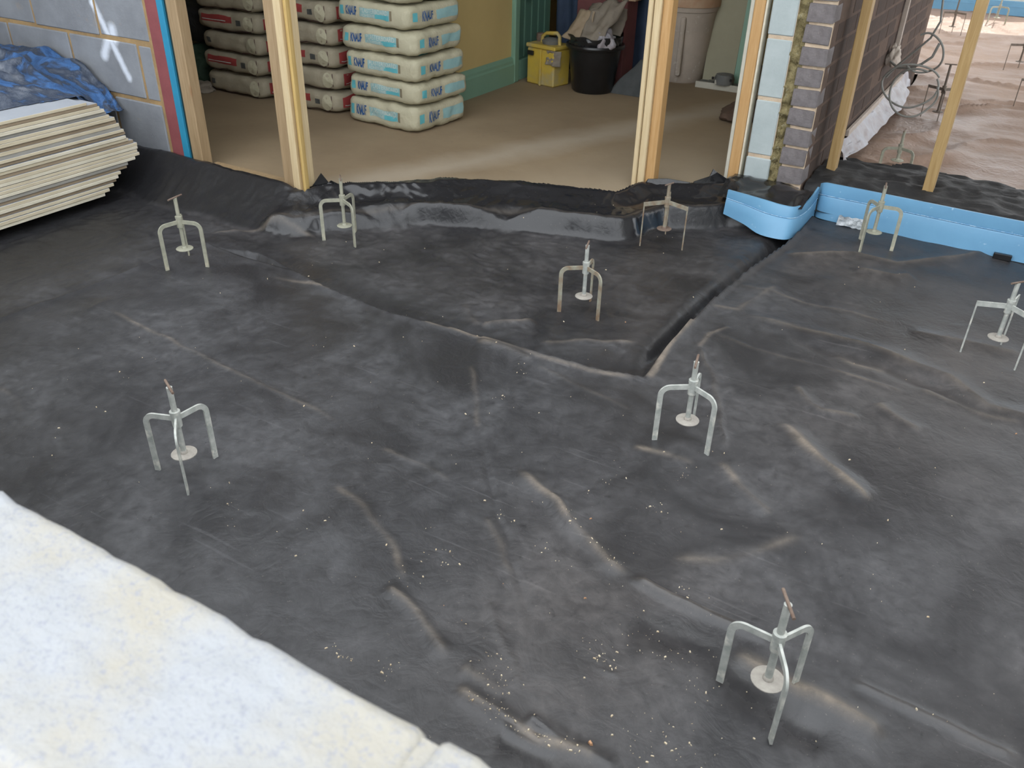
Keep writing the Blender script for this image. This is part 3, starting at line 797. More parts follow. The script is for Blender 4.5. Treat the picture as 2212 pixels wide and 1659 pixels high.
for r in range(-2, 31):
    zc = zc0 + .0754 * r + .0
    o = link('brick', ends[r % 4], bw, (-.716 - ox + rnd.uniform(-.003, .003), YP + .046 - oy + rnd.uniform(-.004, .003), zc))
    o.rotation_euler = (0, rnd.uniform(-.03, .03), 0)
    y = YP + .100 + (.0 if r % 2 else .1125)
    if r % 2 == 0:
        if r < 13: link('brick', bh, bw, (-.716 - ox, YP + .152 - oy, zc))
        else: upper.box(-.765 - ox, -.667 - ox, .102, .202, zc - .0325, zc + .0325)
    y = YP + .211 + (.108 if r % 2 == 0 else 0)
    while y < 6.36:
        if r < 13: link('brick', bs, bw, (-.716 - ox + rnd.uniform(-.0012, .0012), y - oy, zc))
        else: upper.box(-.765 - ox, -.667 - ox, y - .1065 - oy, y + .1065 - oy, zc - .0325, zc + .0325)
        y += .2235
o = upper.build('upper_brickwork', MT['brick_side'], bw); o['kind'] = 'stuff'

# --- reveal at the end of the left wall
def thing_box(name, mat, x0, x1, y0, y1, z0, z1, c, label, cat, group=None):
    cx, cy = (x0 + x1) / 2, (y0 + y1) / 2
    o = MB().box(x0 - cx, x1 - cx, y0 - cy, y1 - cy, 0, z1 - z0, c).build(name, mat, None, (cx, cy, z0))
    return tag(o, label, cat, group)
thing_box('insulation_strip', MT['pink_ins'], -3.062, -2.992, YW - .002, YW + .09, .012, 2.40, .002, 'pink insulation strip at the end of the grey block wall', 'insulation')
thing_box('tape_strip', MT['cyan'], -2.992, -2.957, YW - .004, YW + .06, .012, 2.40, .001, 'bright cyan strip between the pink insulation and the timber', 'tape')
thing_box('film_edge', MT['darkgreen'], -2.957, -2.936, YW + .006, YW + .07, .012, 2.40, 0, 'dark green film edge beside the cyan strip', 'film')
thing_box('timber_post', MT['wood_brown'], -2.936, -2.878, YW - .006, YW + .046, .03, 2.40, .003, 'brown timber post beside the cyan strip, leftmost of the posts', 'post')
thing_box('floor_plate', MT['wood_brown'], -2.86, -2.43, YW + .012, YW + .055, .056, .085, .003, 'low brown timber plate on the floor between the two left posts', 'timber')

# --- posts: empties with lining, stud and bead as parts
def post(name, loc, parts, label, cat='post'):
    e = empty(name, loc); tag(e, label, cat)
    for pn, mat, x0, x1, y0, y1, z0, z1 in parts:
        MB().box(x0 - loc[0], x1 - loc[0], y0 - loc[1], y1 - loc[1], z0 - loc[2], z1 - loc[2], .0025).build(pn, MT[mat], e)
    return e
post('door_post', (-2.37, YW, .02), [
    ('stud', 'wood_brown', -2.424, -2.366, YW - .002, YW + .07, .03, 2.41),
    ('lining', 'wood_pale', -2.366, -2.333, YW - .012, YW + .075, .02, 2.41),
    ('stop_bead', 'wood_yellow', -2.333, -2.320, YW + .004, YW + .03, .02, 2.41),
    ('stop_bead', 'wood_yellow', -2.320, -2.309, YW - .006, YW + .010, .005, 2.41)],
    'thick timber door post of brown stud with pale and yellow strips')
post('door_post', (-1.25, 3.2, -.01), [
    ('lining', 'wood_pale', -1.294, -1.276, 3.19, 3.26, -.005, 2.41),
    ('lining', 'wood_pale', -1.274, -1.245, 3.20, 3.25, .0, 2.41),
    ('stud', 'wood_orange', -1.245, -1.207, 3.215, 3.27, .03, 2.41)],
    'pale lined timber post with orange stud, standing alone by the doorway')
post('wall_post', (-.955, YP, .03), [
    ('grey_lining', 'cream_edge', -.985, -.968, YP + .004, YP + .06, .04, 2.41),
    ('stud', 'wood_orange', -.968, -.926, YP - .004, YP + .05, .04, 2.41),
    ('white_edge', 'board_white', -.925, -.917, YP - .002, YP + .05, .04, 2.41)],
    'orange timber post fixed to the end of the pale block pier')
thing_box('timber_stud', MT['wood_stud'], -.626, -.590, 3.68, 3.74, .02, 2.41, .002, 'upright timber stud standing close to the dark brick wall', 'stud')
thing_box('timber_stud', MT['wood_stud'], -.240, -.200, 3.64, 3.70, .02, 2.41, .002, 'upright timber stud in front of the brown far floor', 'stud')

# ================================================================== BLUE EDGE STRIP
def strip(name, bottom, top, th, label):
    """foam strip swept along a path: rows from bottom to top with a scored line"""
    def res(P, n=70):
        P = [Vector(p) for p in P]
        # Catmull-Rom through the points
        out = []
        Q = [P[0] * 2 - P[1]] + P + [P[-1] * 2 - P[-2]]
        m = len(P) - 1
        for i in range(n + 1):
            u = i / n * m; k = min(int(u), m - 1); t = u - k
            a, b_, c, d = Q[k], Q[k + 1], Q[k + 2], Q[k + 3]
            out.append(.5 * ((2 * b_) + (c - a) * t + (2 * a - 5 * b_ + 4 * c - d) * t * t + (3 * b_ - a - 3 * c + d) * t ** 3))
        return out
    Bt, Tp = res(bottom), res(top)
    n = len(Bt); rows = [0, .30, .60, .635, .65, .665, .70, 1.0]
    dep = [0, 0, 0, .0015, .003, .0015, 0, 0]
    vs = []; fs = []
    for side in (0, 1):
        for ri, h in enumerate(rows):
            for i in range(n):
                p = Bt[i].lerp(Tp[i], h)
                tdir = (Bt[min(i + 1, n - 1)] - Bt[max(i - 1, 0)]).normalized()
                nr = Vector((tdir.y, -tdir.x, 0))
                vs.append(tuple(p + nr * (-dep[ri] if side == 0 else -th)))
    R = len(rows)
    for side in (0, 1):
        for ri in range(R - 1):
            for i in range(n - 1):
                a = side * R * n + ri * n + i
                q = (a, a + 1, a + n + 1, a + n)
                fs.append(q if side == 0 else q[::-1])
    S = R * n
    for i in range(n - 1):
        a = (R - 1) * n + i; fs.append((a, a + 1, S + a + 1, S + a)); fs.append((i + 1, i, S + i, S + i + 1))
    for e in (0, n - 1):
        for ri in range(R - 1):
            a = ri * n + e
            fs.append((a, a + n, S + a + n, S + a) if e == 0 else (a + n, a, S + a, S + a + n))
    mb = MB().add(vs, fs)
    o = mb.build(name, MT['blue_strip'], smooth=.7)
    sl = MB().tube([Bt[i].lerp(Tp[i], .655) + Vector((0, 0, .001)) for i in range(n)], .0016, 5).build('score_glint_line', MT['score_glint'], o, smooth=1.0)  # pale thread painting the glints along the scored groove
    return tag(o, label, 'strip')
z0 = -.012
st1 = strip('edge_strip', [(-.893, 3.197, .02), (-.80, 3.172, .005), (-.735, 3.150, z0), (-.672, 3.135, z0), (-.622, 3.150, z0), (-.602, 3.208, z0), (-.592, 3.30, z0), (-.588, 3.425, z0)],
      [(-.889, 3.200, .118), (-.80, 3.186, .116), (-.735, 3.180, .112), (-.672, 3.186, .104), (-.622, 3.205, .100), (-.600, 3.270, .100), (-.593, 3.34, .105), (-.592, 3.44, .118)], .008,
      'short bright blue foam strip curving round the foot of the brick pier')
st2 = strip('edge_strip', [(-.596, 3.455, 0), (-.575, 3.425, 0), (-.52, 3.412, 0), (-.40, 3.408, 0), (-.253, 3.398, 0), (-.028, 3.383, 0), (.175, 3.376, 0), (.6, 3.36, 0), (1.2, 3.33, 0)],
      [(-.596, 3.47, .125), (-.575, 3.445, .138), (-.52, 3.43, .142), (-.40, 3.425, .142), (-.253, 3.415, .142), (-.028, 3.40, .142), (.175, 3.392, .142), (.6, 3.376, .142), (1.2, 3.346, .142)], .008,
      'long blue foam strip running along the floor to the right edge')
tb = MB().box(-.03, .03, -.012, .004, 0, .022, .002).build('tape_tab', MT['plastic_blk'], None, (.101, 3.372, .0)); tag(tb, 'small black tab at the foot of the long blue strip', 'tab')
gx = np.linspace(-.05, .05, 14); gy = np.linspace(0, 1, 8); Xs, Ys = np.meshgrid(gx, gy)
tp = grid_obj('tape_piece', Xs, -.028 + Ys * .03 + .003 * vnoise(Xs * 60, Ys * 5, 5), .004 + Ys * .030 - .0 + .004 * vnoise(Xs * 70, Ys * 6, 6), MT['silver'], loc=(-.44, 3.40, 0))
tag(tp, 'crinkled silver tape scrap at the foot of the long blue strip', 'tape')
# far blue strip
o = MB().box(-2.1, 3.0, 10.16, 10.19, 0, .13, .003).box(-2.1, 3.0, 10.157, 10.16, .08, .084).build('edge_strip', MT['blue_strip'])
tag(o, 'distant blue foam strip along the far wall, top right', 'strip')
# black film crumpled at the foot of the pier
gx = np.linspace(-.93, -.60, 70); gy = np.linspace(0, 1, 26); Xs, Ys = np.meshgrid(gx, gy)
Yf = 3.205 + Ys * .235 + .008 * vnoise(Xs * 10, Ys * 2, 81); Zf = .085 + .035 * np.sin(Ys * 2.6) + .012 * vnoise(Xs * 11, Ys * 2.5, 82) + .005 * (1 - 2 * np.abs(vnoise(Xs * 18, Ys * 4, 83)))
pf = grid_obj('film_wrap', Xs + .76, Yf - 3.32, Zf, MT['plastic_film'], loc=(-.76, 3.32, 0))
tag(pf, 'shiny crumpled black film tucked round the foot of the pier', 'film')

# ================================================================== SCREED TRIPODS
def bar_profile(r_out, zh, wbar, rb, n=9):
    """centre line (r, z) of a bar leaving the hub, bending down to the floor"""
    rc = r_out - wbar / 2
    P = [(.006, zh), (rc - rb, zh)]
    for k in range(1, n + 1):
        a = k / n * PI / 2
        P.append((rc - rb + rb * math.sin(a), zh - rb + rb * math.cos(a)))
    P.append((rc, 0.0))
    return P
def leg_mesh(mat, r_out, zh, wbar=.0125, th=.0046, rb=.022):
    P = bar_profile(r_out, zh, wbar, rb); mb = MB(); vs = []; N_ = len(P)
    for i, (r, z) in enumerate(P):
        a = P[max(i - 1, 0)]; b_ = P[min(i + 1, N_ - 1)]
        t = Vector((b_[0] - a[0], b_[1] - a[1])).normalized(); nr = Vector((-t.y, t.x))
        for s, y in ((1, -1), (1, 1), (-1, 1), (-1, -1)):
            vs.append((r + nr.x * s * wbar / 2, y * th / 2, z + nr.y * s * wbar / 2))
    fs = [(i * 4 + k, i * 4 + (k + 1) % 4, i * 4 + 4 + (k + 1) % 4, i * 4 + 4 + k) for i in range(N_ - 1) for k in range(4)]
    fs += [(3, 2, 1, 0), tuple((N_ - 1) * 4 + k for k in range(4))]
    me = mb.add(vs, fs).mesh('leg', mat, .5)
    return me
def leg_mesh_b(mat, r_out, zh):
    mb = MB().box(.006, r_out, -.002, .002, zh - .0075, zh + .0075)
    mb.tube([(r_out - .002, 0, zh + .004), (r_out - .002, 0, 0)], .0026, 8)
    return mb.mesh('leg', mat, .6)
MESH = {}
def tripod(c, z0, angs, style, hdir, label, zh=.152, zt=.232, zd=.058, r=.081, mats=('galv', 'galv', 'disc', 'rust'), hl=.062, group='screed tripods standing on the near sheet', tilt=(0, 0)):
    e = empty('screed_tripod', (c[0], c[1], z0)); tag(e, label, 'tripod', group)
    e.rotation_euler = (tilt[0], tilt[1], 0)
    key = (style, round(r, 3), round(zh, 3), mats[0])
    if key not in MESH: MESH[key] = leg_mesh(MT[mats[0]], r, zh) if style == 'A' else leg_mesh_b(MT[mats[0]], r, zh)
    for a in angs:
        l = link('leg', MESH[key], e); l.rotation_euler = (0, 0, math.radians(a))
    k2 = ('hub', zh, mats[1])
    if k2 not in MESH:
        MESH[k2] = MB().lathe([(.0070, zh - .020), (.0102, zh - .0195), (.0106, zh - .013), (.0106, zh + .012), (.0114, zh + .0125), (.0114, zh + .0195), (.0070, zh + .020)], 14).mesh('collar', MT[mats[1]], .6)
    link('collar', MESH[k2], e)
    # threaded rod
    prof = [(.0066, zd)]
    for k in range(int((zt - zd) / .004)):
        z = zd + k * .004
        prof += [(.0066, z + .001), (.0060, z + .003)]
    prof += [(.0066, zt)]
    k3 = ('rod', zd, zt, mats[1])
    if k3 not in MESH: MESH[k3] = MB().lathe(prof, 10).mesh('rod', MT[mats[1]], 1.2)
    rod = link('rod', MESH[k3], e)
    k4 = ('disc', zd, mats[2])
    if k4 not in MESH: MESH[k4] = MB().lathe([(.0265, zd - .0015), (.028, zd - .0008), (.028, zd + .0008), (.0265, zd + .0018), (.009, zd + .0022), (.0088, zd + .006), (.0066, zd + .009)], 26).mesh('disc', MT[mats[2]], .6)
    link('foot_disc', MESH[k4], rod)
    k5 = ('handle', hl, mats[3])
    if k5 not in MESH: MESH[k5] = MB().tube([(-hl / 2, 0, 0), (0, 0, 0), (hl / 2, 0, 0)], .0030, 8).mesh('handle', MT[mats[3]], .8)
    h = link('handle', MESH[k5], rod, (0, 0, zt + .0015)); h.rotation_euler = (0, 0, math.atan2(hdir[1], hdir[0]))
    return e
OL = ('galv_olive', 'galv_olive', 'galv_olive', 'rust'); RU = ('galv_rusty', 'galv_rusty', 'rust', 'rust')
tripod((-.088, 1.022), .002, (177, -63, 59), 'A', (.034, -.058), 'galvanised tripod nearest the camera, beside shiny creases', zh=.149)
tripod((-1.384, .943), .0, (-159, -42, 86), 'A', (.06, -.029), 'galvanised tripod beside the white sill, nearest it')
tripod((-.474, 1.675), .002, (-145, -25, 95), 'A', (-.015, .065), 'galvanised tripod just in front of the corner of the floor joint', zt=.22)
tripod((-1.026, 2.227), ZR, (-143, -27, 98), 'A', (-.02, .063), 'greenish rust-spotted tripod in the middle of the sunken corner', mats=('galv_rusty', 'galv', 'disc', 'rust'), zh=.157, zt=.232, r=.084)
tripod((-1.030, 2.916), ZR, (-131, -18, 105), 'B', (.015, .042), 'thin-legged rusty tripod near the short blue strip', zh=.165, r=.097, mats=RU, hl=.046, zd=.06)
tripod((-2.054, 2.275), ZR, (-140, -25, 102), 'A', (-.05, .052), 'dusty tripod in front of the thick door post', mats=OL, r=.087, zh=.157, zt=.239)
tripod((-.33, 3.212), .0, (130, -108, 8), 'A', (-.009, .073), 'dusty tripod standing against the long blue strip', mats=OL, zh=.160, zt=.237, zd=.063)
tripod((.136, 2.56), .0, (-160, -42, 78), 'B', (.027, .032), 'thin-legged tripod cut by the right edge of the picture', zh=.160, r=.088, hl=.05, zd=.06)
tripod((-2.291, 1.737), -.002, (-100, 17, 135), 'A', (-.009, .068), 'dusty tripod in front of the stacked boards', mats=OL, zh=.156, zt=.238, zd=.061)
# far room
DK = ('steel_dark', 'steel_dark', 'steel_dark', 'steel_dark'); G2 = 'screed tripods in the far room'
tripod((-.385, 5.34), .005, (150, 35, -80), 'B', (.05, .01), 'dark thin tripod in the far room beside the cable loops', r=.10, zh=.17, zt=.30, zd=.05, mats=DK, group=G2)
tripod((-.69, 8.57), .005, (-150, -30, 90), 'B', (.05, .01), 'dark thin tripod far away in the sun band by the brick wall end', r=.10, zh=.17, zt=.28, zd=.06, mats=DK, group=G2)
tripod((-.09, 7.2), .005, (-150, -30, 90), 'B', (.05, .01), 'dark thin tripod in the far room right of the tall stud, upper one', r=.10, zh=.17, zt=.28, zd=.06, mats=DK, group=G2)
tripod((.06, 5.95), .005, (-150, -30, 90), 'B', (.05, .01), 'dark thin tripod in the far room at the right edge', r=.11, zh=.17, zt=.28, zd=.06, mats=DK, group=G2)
tripod((-.41, 9.40), .005, (-140, -20, 100), 'A', (.05, .03), 'pale sunlit tripod in front of the distant blue strip', r=.09, zh=.15, zt=.26, zd=.06, mats=OL, group=G2)
tripod((-.415, 4.22), .03, (-150, -30, 90), 'A', (0, .05), 'pale tripod half hidden behind the crumpled black plastic', r=.081, zh=.085, zt=.165, zd=.03, mats=OL, group=G2)

# ================================================================== STACKED BOARDS AND TARPAULIN
rnd = random.Random(12)
zz = .003; k = 0
seq = ['board_white', 'board_cream', 'board_cream', 'board_brown', 'board_white', 'board_cream', 'board_brown', 'board_grey', 'board_white', 'board_cream',
       'board_cream', 'board_white', 'board_cream', 'board_brown', 'board_cream', 'board_white', 'board_brown', 'board_cream', 'board_grey', 'board_cream', 'board_brown', 'board_cream',
       'board_cream', 'board_grey', 'board_white', 'board_cream', 'board_brown', 'board_cream']
NBRD = len(seq)
ORDW = 'first second third fourth fifth sixth seventh eighth ninth tenth eleventh twelfth thirteenth fourteenth fifteenth sixteenth seventeenth eighteenth nineteenth twentieth twenty-first twenty-second twenty-third twenty-fourth twenty-fifth twenty-sixth twenty-seventh twenty-eighth'.split()
for k, mn in enumerate(seq):
    th = rnd.choice((.0115, .0125, .0125, .013))
    ye = float(np.interp(zz, [0, .07, .12, .142, .19, .26, .33, .40], [2.02, 2.12, 2.20, 2.215, 2.185, 2.155, 2.08, 2.02])) + rnd.uniform(-.012, .012)
    xf = -3.09 + rnd.uniform(-.004, .003) - (.004 if mn in ('board_brown', 'board_grey') else 0)
    if k == NBRD - 1: ye = 2.03
    L = ye - .95
    b_ = MB().box(-.80, 0, -L / 2, L / 2, 0, th, .0012)
    me = b_.mesh('plasterboard', [MT[mn], MT['board_top']])
    o = link('plasterboard', me, None, (xf, ye - L / 2, zz))
    for p in me.polygons:
        if p.normal.z > .9: p.material_index = 1
    lab = '%s-edged plasterboard sheet, %s from the bottom of the pile' % (mn[6:], ORDW[k])
    if k == 0: lab = 'lowest plasterboard sheet of the pile, resting on black plastic'
    if k == NBRD - 1: lab = 'topmost plasterboard sheet of the pile, under the blue tarpaulin'
    tag(o, lab, 'board', 'plasterboard sheets piled on the left')
    zz += th + rnd.choice((.0002, .0006, .0008, .0018))
ZT = zz
# crumpled tarpaulin
gx = np.linspace(-4.45, -3.12, 150); gy = np.linspace(1.35, 2.335, 120)
X, Y = np.meshgrid(gx, gy)
wx = X + .06 * vnoise(X * 5, Y * 5, 91); wy = Y + .06 * vnoise(X * 5, Y * 5, 92)
cr = (1 - 2 * np.abs(vnoise(wx * 5, wy * 6.5, 93))) * .045 + (1 - 2 * np.abs(vnoise(wx * 11, wy * 12, 94))) * .018 + .006 * vnoise(wx * 27, wy * 27, 95)
zw = np.interp(X, [-4.5, -4.08, -3.73, -3.55, -3.47, -3.38, -3.31, -3.1], [.44, .42, .44, .42, .385, .325, .26, .20])
edge_t = smooth((Y - 2.02) / .20)
hump = np.interp(X, [-4.45, -3.9, -3.5, -3.3, -3.12], [.10, .085, .05, .022, .008])
lie = ZT + .008 + np.clip(cr + .045, 0, 1) * np.interp(X, [-3.9, -3.4, -3.12], [1.2, .7, .25]) + hump * (1 - .4 * edge_t)
Z = lie * (1 - edge_t) + (zw + .4 * cr) * edge_t
Z = np.where((X < -3.12) & (Y < 2.03), np.maximum(Z, ZT + .006), Z)
ex = -3.205 - .03 * vnoise(Y * 6, Y * 0 + 2.2, 96) + np.where(Y > 2.0, (Y - 2.0) * .25, 0)
lift = smooth((ex - X) / .16)
Z = np.where(Y < 2.20, np.minimum(Z, ZT + .003 + np.maximum(Z - ZT - .003, 0) * lift), Z)
keep = (X < ex) & ~((X > -3.29) & (Y > 2.13))
tpn = grid_obj('tarpaulin', X + 3.7, Y - 1.9, Z - ZT, MT['tarp'], None, keep, loc=(-3.7, 1.9, ZT))
sol = tpn.modifiers.new('thickness', 'SOLIDIFY'); sol.thickness = .0015
tag(tpn, 'crumpled blue tarpaulin heaped on the pile of boards', 'tarpaulin')

# ================================================================== BACK ROOM
XW = -2.68
# ochre wall with skirting, door and frame
tag(MB().box(-2.80, XW, 3.78, 4.545, -.1, 2.42).build('wall_ochre', MT['wall_yellow']), kind='structure')
tag(MB().box(-4.7, -2.68, 3.80, 3.9, -.1, 2.42).build('wall_return', MT['wall_dim']), kind='structure')
sk = MB().prism([(0, 0), (.022, 0), (.022, .105), (.016, .115), (.016, .128), (.008, .145), (0, .15)], 0, .77)
sk.v = [(XW + x, 3.78 + z, ZB + y) for x, y, z in sk.v]
tag(sk.build('baseboard_ochre', MT['green_paint']), kind='structure')
dr = empty('door_1', (XW, 4.8, ZB)); tag(dr, kind='structure')
def DB(n, m, y0, y1, z0, z1, x0, x1, c=.002): return MB().box(x0 - XW, x1 - XW, y0 - 4.8, y1 - 4.8, z0 - ZB, z1 - ZB, c).build(n, MT[m], dr)
DB('architrave', 'green_paint', 4.545, 4.60, ZB, 2.1, -2.75, -2.655, .006)
DB('door_stile', 'green_dark', 4.60, 4.645, ZB, 2.05, -2.73, -2.69)
DB('bottom_rail', 'green_paint', 4.645, 5.02, ZB, .17, -2.73, -2.675)
y = 4.645
while y < 5.02:
    DB('plank', 'green_dark', y + .002, y + .078, .17, 2.05, -2.73, -2.698, .005); y += .082
DB('backing', 'green_paint', 4.60, 5.04, ZB, 2.05, -2.76, -2.735, 0)
DB('knob', 'green_paint', 4.70, 4.74, .50, .54, -2.70, -2.65, .01)
# dark blue dust sheet hanging behind the bucket
gx = np.linspace(-2.66, -2.00, 100); gz = np.linspace(ZB + .002, 1.9, 60); X, Z = np.meshgrid(gx, gz)
Y = 5.08 + .018 * np.sin(X * 46 + 2 * vnoise(X * 4, Z * 2, 3)) * np.clip(1.1 - Z * .35, .3, 1) + .02 * vnoise(X * 6, Z * 3, 4)
cu = grid_obj('dust_sheet', X + 2.3, Y - 5.08, Z - ZB, MT['curtain'], loc=(-2.3, 5.08, ZB)); tag(cu, 'dark blue dust sheet hanging behind the black bucket', 'sheet')
sol = cu.modifiers.new('thickness', 'SOLIDIFY'); sol.thickness = .003

# --- sacks
class Sack:
    def __init__(s, a, b, c, n, seed, amp=.006):
        s.a, s.b, s.c, s.n, s.seed, s.amp = a, b, c, n, seed, amp
    def P(s, p, off=0.):
        p = Vector(p); n = s.n
        r = (abs(p.x) ** n + abs(p.y) ** n + abs(p.z) ** (n * .62)) ** (1 / n)
        q = p / r
        v = Vector((q.x * s.a, q.y * s.b, q.z * s.c))
        # pillowed top and bottom
        v.z *= 1.0 - .12 * max(abs(q.x) ** 4, abs(q.y) ** 4)
        dirn = Vector((q.x / s.a, q.y / s.b, q.z / s.c)).normalized()
        w = mnoise.noise(v * 16 + Vector((s.seed * 7.3, 0, 0))) * s.amp + mnoise.noise(v * 42 + Vector((0, s.seed * 3.1, 0))) * s.amp * .4
        return v + dirn * (w + off) + Vector((0, 0, s.c))
    def mesh(s, name, mat, nx=22, ny=20, nz=9):
        mb = MB()
        def face(f, n1, n2):
            vs = [tuple(s.P(f(-1 + 2 * i / n1, -1 + 2 * j / n2))) for j in range(n2 + 1) for i in range(n1 + 1)]
            fs = [(j * (n1 + 1) + i, j * (n1 + 1) + i + 1, (j + 1) * (n1 + 1) + i + 1, (j + 1) * (n1 + 1) + i) for j in range(n2) for i in range(n1)]
            mb.add(vs, fs)
        face(lambda u, v: (u, v, 1), nx, ny); face(lambda u, v: (-u, v, -1), nx, ny)
        face(lambda u, v: (u, -1, v), nx, nz); face(lambda u, v: (-u, 1, v), nx, nz)
        face(lambda u, v: (1, u, v), ny, nz); face(lambda u, v: (-1, -u, v), ny, nz)
        me = bpy.data.meshes.new(name)
        bm = bmesh.new()
        vv = [bm.verts.new(p) for p in mb.v]
        for f in mb.f: bm.faces.new([vv[i] for i in f])
        bmesh.ops.remove_doubles(bm, verts=bm.verts, dist=.0004)
        bmesh.ops.recalc_face_normals(bm, faces=bm.faces)
        bm.to_mesh(me); bm.free()
        me.materials.append(mat); me.polygons.foreach_set('use_smooth', [True] * len(me.polygons)); me.update()
        return me
    def patch(s, name, mat, parent, side, u0, u1, v0, v1, off=.0016, n=(10, 4)):
        """printed panel wrapped on the front ('f', -Y), side ('s', +X) or top ('t')"""
        f = {'f': lambda u, v: (u, -1, v), 's': lambda u, v: (1, u, v), 't': lambda u, v: (u, v, 1)}[side]
        vs = [tuple(s.P(f(u0 + (u1 - u0) * i / n[0], v0 + (v1 - v0) * j / n[1]), off)) for j in range(n[1] + 1) for i in range(n[0] + 1)]
        fs = [(j * (n[0] + 1) + i, j * (n[0] + 1) + i + 1, (j + 1) * (n[0] + 1) + i + 1, (j + 1) * (n[0] + 1) + i) for j in range(n[1]) for i in range(n[0])]
        return MB().add(vs, fs).build(name, mat, parent, smooth=1.2)
    def text(s, name, txt, mat, parent, side, u0, u1, v0, v1, off=.0030, shear=.0, bold=.0):
        f = {'f': lambda u, v: (u, -1, v), 's': lambda u, v: (1, u, v)}[side]
        key = ('txt', txt, shear, bold)
        if key not in MESH:
            cu_ = bpy.data.curves.new('lettering', 'FONT'); cu_.body = txt; cu_.shear = shear; cu_.offset = bold; cu_.resolution_u = 3
            to = bpy.data.objects.new('lettering', cu_); COL.objects.link(to)
            bpy.context.view_layer.update()
            me = bpy.data.meshes.new_from_object(to.evaluated_get(bpy.context.evaluated_depsgraph_get()))
            bpy.data.objects.remove(to); bpy.data.curves.remove(cu_)
            vs = [v.co[:2] for v in me.vertices]; fs = [tuple(p.vertices) for p in me.polygons]
            xs_ = [v[0] for v in vs]; ys_ = [v[1] for v in vs]
            MESH[key] = ([((x - min(xs_)) / (max(xs_) - min(xs_)), (y - min(ys_)) / (max(ys_) - min(ys_))) for x, y in vs], fs)
            bpy.data.meshes.remove(me)
        vs, fs = MESH[key]
        return MB().add([tuple(s.P(f(u0 + (u1 - u0) * x, v0 + (v1 - v0) * y), off)) for x, y in vs], fs).build(name, mat, parent)
ORD = ['bottom', 'second from the bottom', 'third from the bottom', 'fourth from the bottom', 'fifth from the bottom', 'sixth from the bottom', 'top']
rnd = random.Random(31)
z = ZB
for k, h in enumerate((.128, .108, .112, .114, .112, .112, .112)):
    sk_ = Sack(.230, .203, h / 2 * .985, 10, k + 1, .008)
    jx, jy = (0, .012, .004, -.012, -.030, -.035, -.03)[k], (0, .004, -.004, .0, .006, .0, .0)[k]
    e = empty('plaster_sack', (-2.680 + jx, 3.515 + jy, z), math.radians(rnd.uniform(-3.5, 3.5) - 1.5))
    tag(e, 'white sack with blue and cyan print, %s of the front stack' % ORD[k], 'sack', 'white plaster sacks in the front stack')
    link('sack_body', sk_.mesh('sack_body', MT['paper_white']), e)
    v0, v1 = -.30, .46
    sk_.patch('cyan_panel', MT['p_cyan'], e, 'f', -.86, -.74, v0, v1)
    sk_.text('lettering', 'KNAUF', MT['p_blue'], e, 'f', -.67, -.37, v0 + .02, v1 + .03, shear=.12, bold=.035)
    pn = sk_.patch('cyan_panel', MT['p_cyan2'], e, 'f', -.29, .52, v0, v1, off=.0012)
    sk_.patch('cyan_panel', MT['p_cyan'], pn, 'f', .14, .50, v0, v0 + (v1 - v0) * .46, off=.0020)
    sk_.patch('brown_panel', MT['p_brown'], e, 'f', .52, .58, v0, v1)
    sk_.text('lettering', 'PLASTERBOARD', MT['p_white'], pn, 'f', -.25, .47, v0 + .36, v1 - .05, bold=.0)
    sk_.text('lettering', 'ADHESIVE', MT['p_white'], pn, 'f', -.25, .12, v0 + .07, v0 + .29, bold=.0)
    sk_.patch('cyan_panel', MT['p_cyan'], e, 's', -.82, -.66, v0, v1)
    sk_.text('lettering', 'KNAUF', MT['p_blue'], e, 's', -.50, -.10, v0, v1, shear=.12, bold=.02)
    sk_.patch('cyan_panel', MT['p_cyan2'], e, 's', .02, .80, v0 - .05, v1)
    if k in (0, 2): sk_.patch('cyan_panel', MT['p_cyan'], e, 't', .35, .70, -.45, -.10, off=.002, n=(4, 4))
    z += h
for ci, (cx, yf, hs, nm) in enumerate(((-3.24, 3.36, (.112, .108, .106, .106, .106, .106), 'middle stack'), (-3.755, 3.37, (.114, .106, .106, .108, .108, .106), 'stack at the back left'))):
    z = ZB
    for k, h in enumerate(hs):
        sk_ = Sack(.235, .20, h / 2 * .985, 7, 20 + ci * 10 + k, .008)
        e = empty('plaster_sack', (cx + rnd.uniform(-.012, .012), yf + .20, z), math.radians(rnd.uniform(-3, 3)))
        tag(e, 'buff sack with red print, %s of the %s' % (ORD[k], nm), 'sack', 'buff red-printed sacks, %s' % nm)
        link('sack_body', sk_.mesh('sack_body', MT['paper_red'], 20, 16, 8), e)
        if (k + ci) % 2 == 0:
            pn = sk_.patch('red_panel', MT['p_red'], e, 'f', -.75, .22, -.1, .62)
            sk_.patch('white_line', MT['p_white'], pn, 'f', -.70, .05, .06, .12, off=.003, n=(8, 1))
            sk_.patch('grey_square', MT['p_grey'], e, 'f', .36, .50, -.25, .30)
        else:
            sk_.patch('grey_square', MT['p_grey'], e, 'f', -.72, -.60, -.20, .30)
        pn = sk_.patch('red_panel', MT['p_red'], e, 's', -.75, .15, -.55, .60)
        sk_.patch('white_line', MT['p_white'], pn, 's', -.68, .05, -.35, -.28, off=.003, n=(8, 1))
        sk_.patch('seam', MT['seam'], e, 'f', -.9, .80, -.99, -.84, n=(12, 2))
        # folded end flap, round at the corner
        rim = [(math.cos(a) * .15 + .72, math.sin(a) * .78) for a in np.linspace(0, 2 * PI, 20, endpoint=False)]
        MB().add([tuple(sk_.P((u, -1, v), .003)) for u, v in rim] + [tuple(sk_.P((.72, -1, 0), .005))], [(i, (i + 1) % 20, 20) for i in range(20)]).build('end_cap', MT['paper_white'], e)
        sk_.patch('end_fold', MT['seam'], e, 'f', .845, .87, -.6, .75, off=.002, n=(2, 8))
        z += h

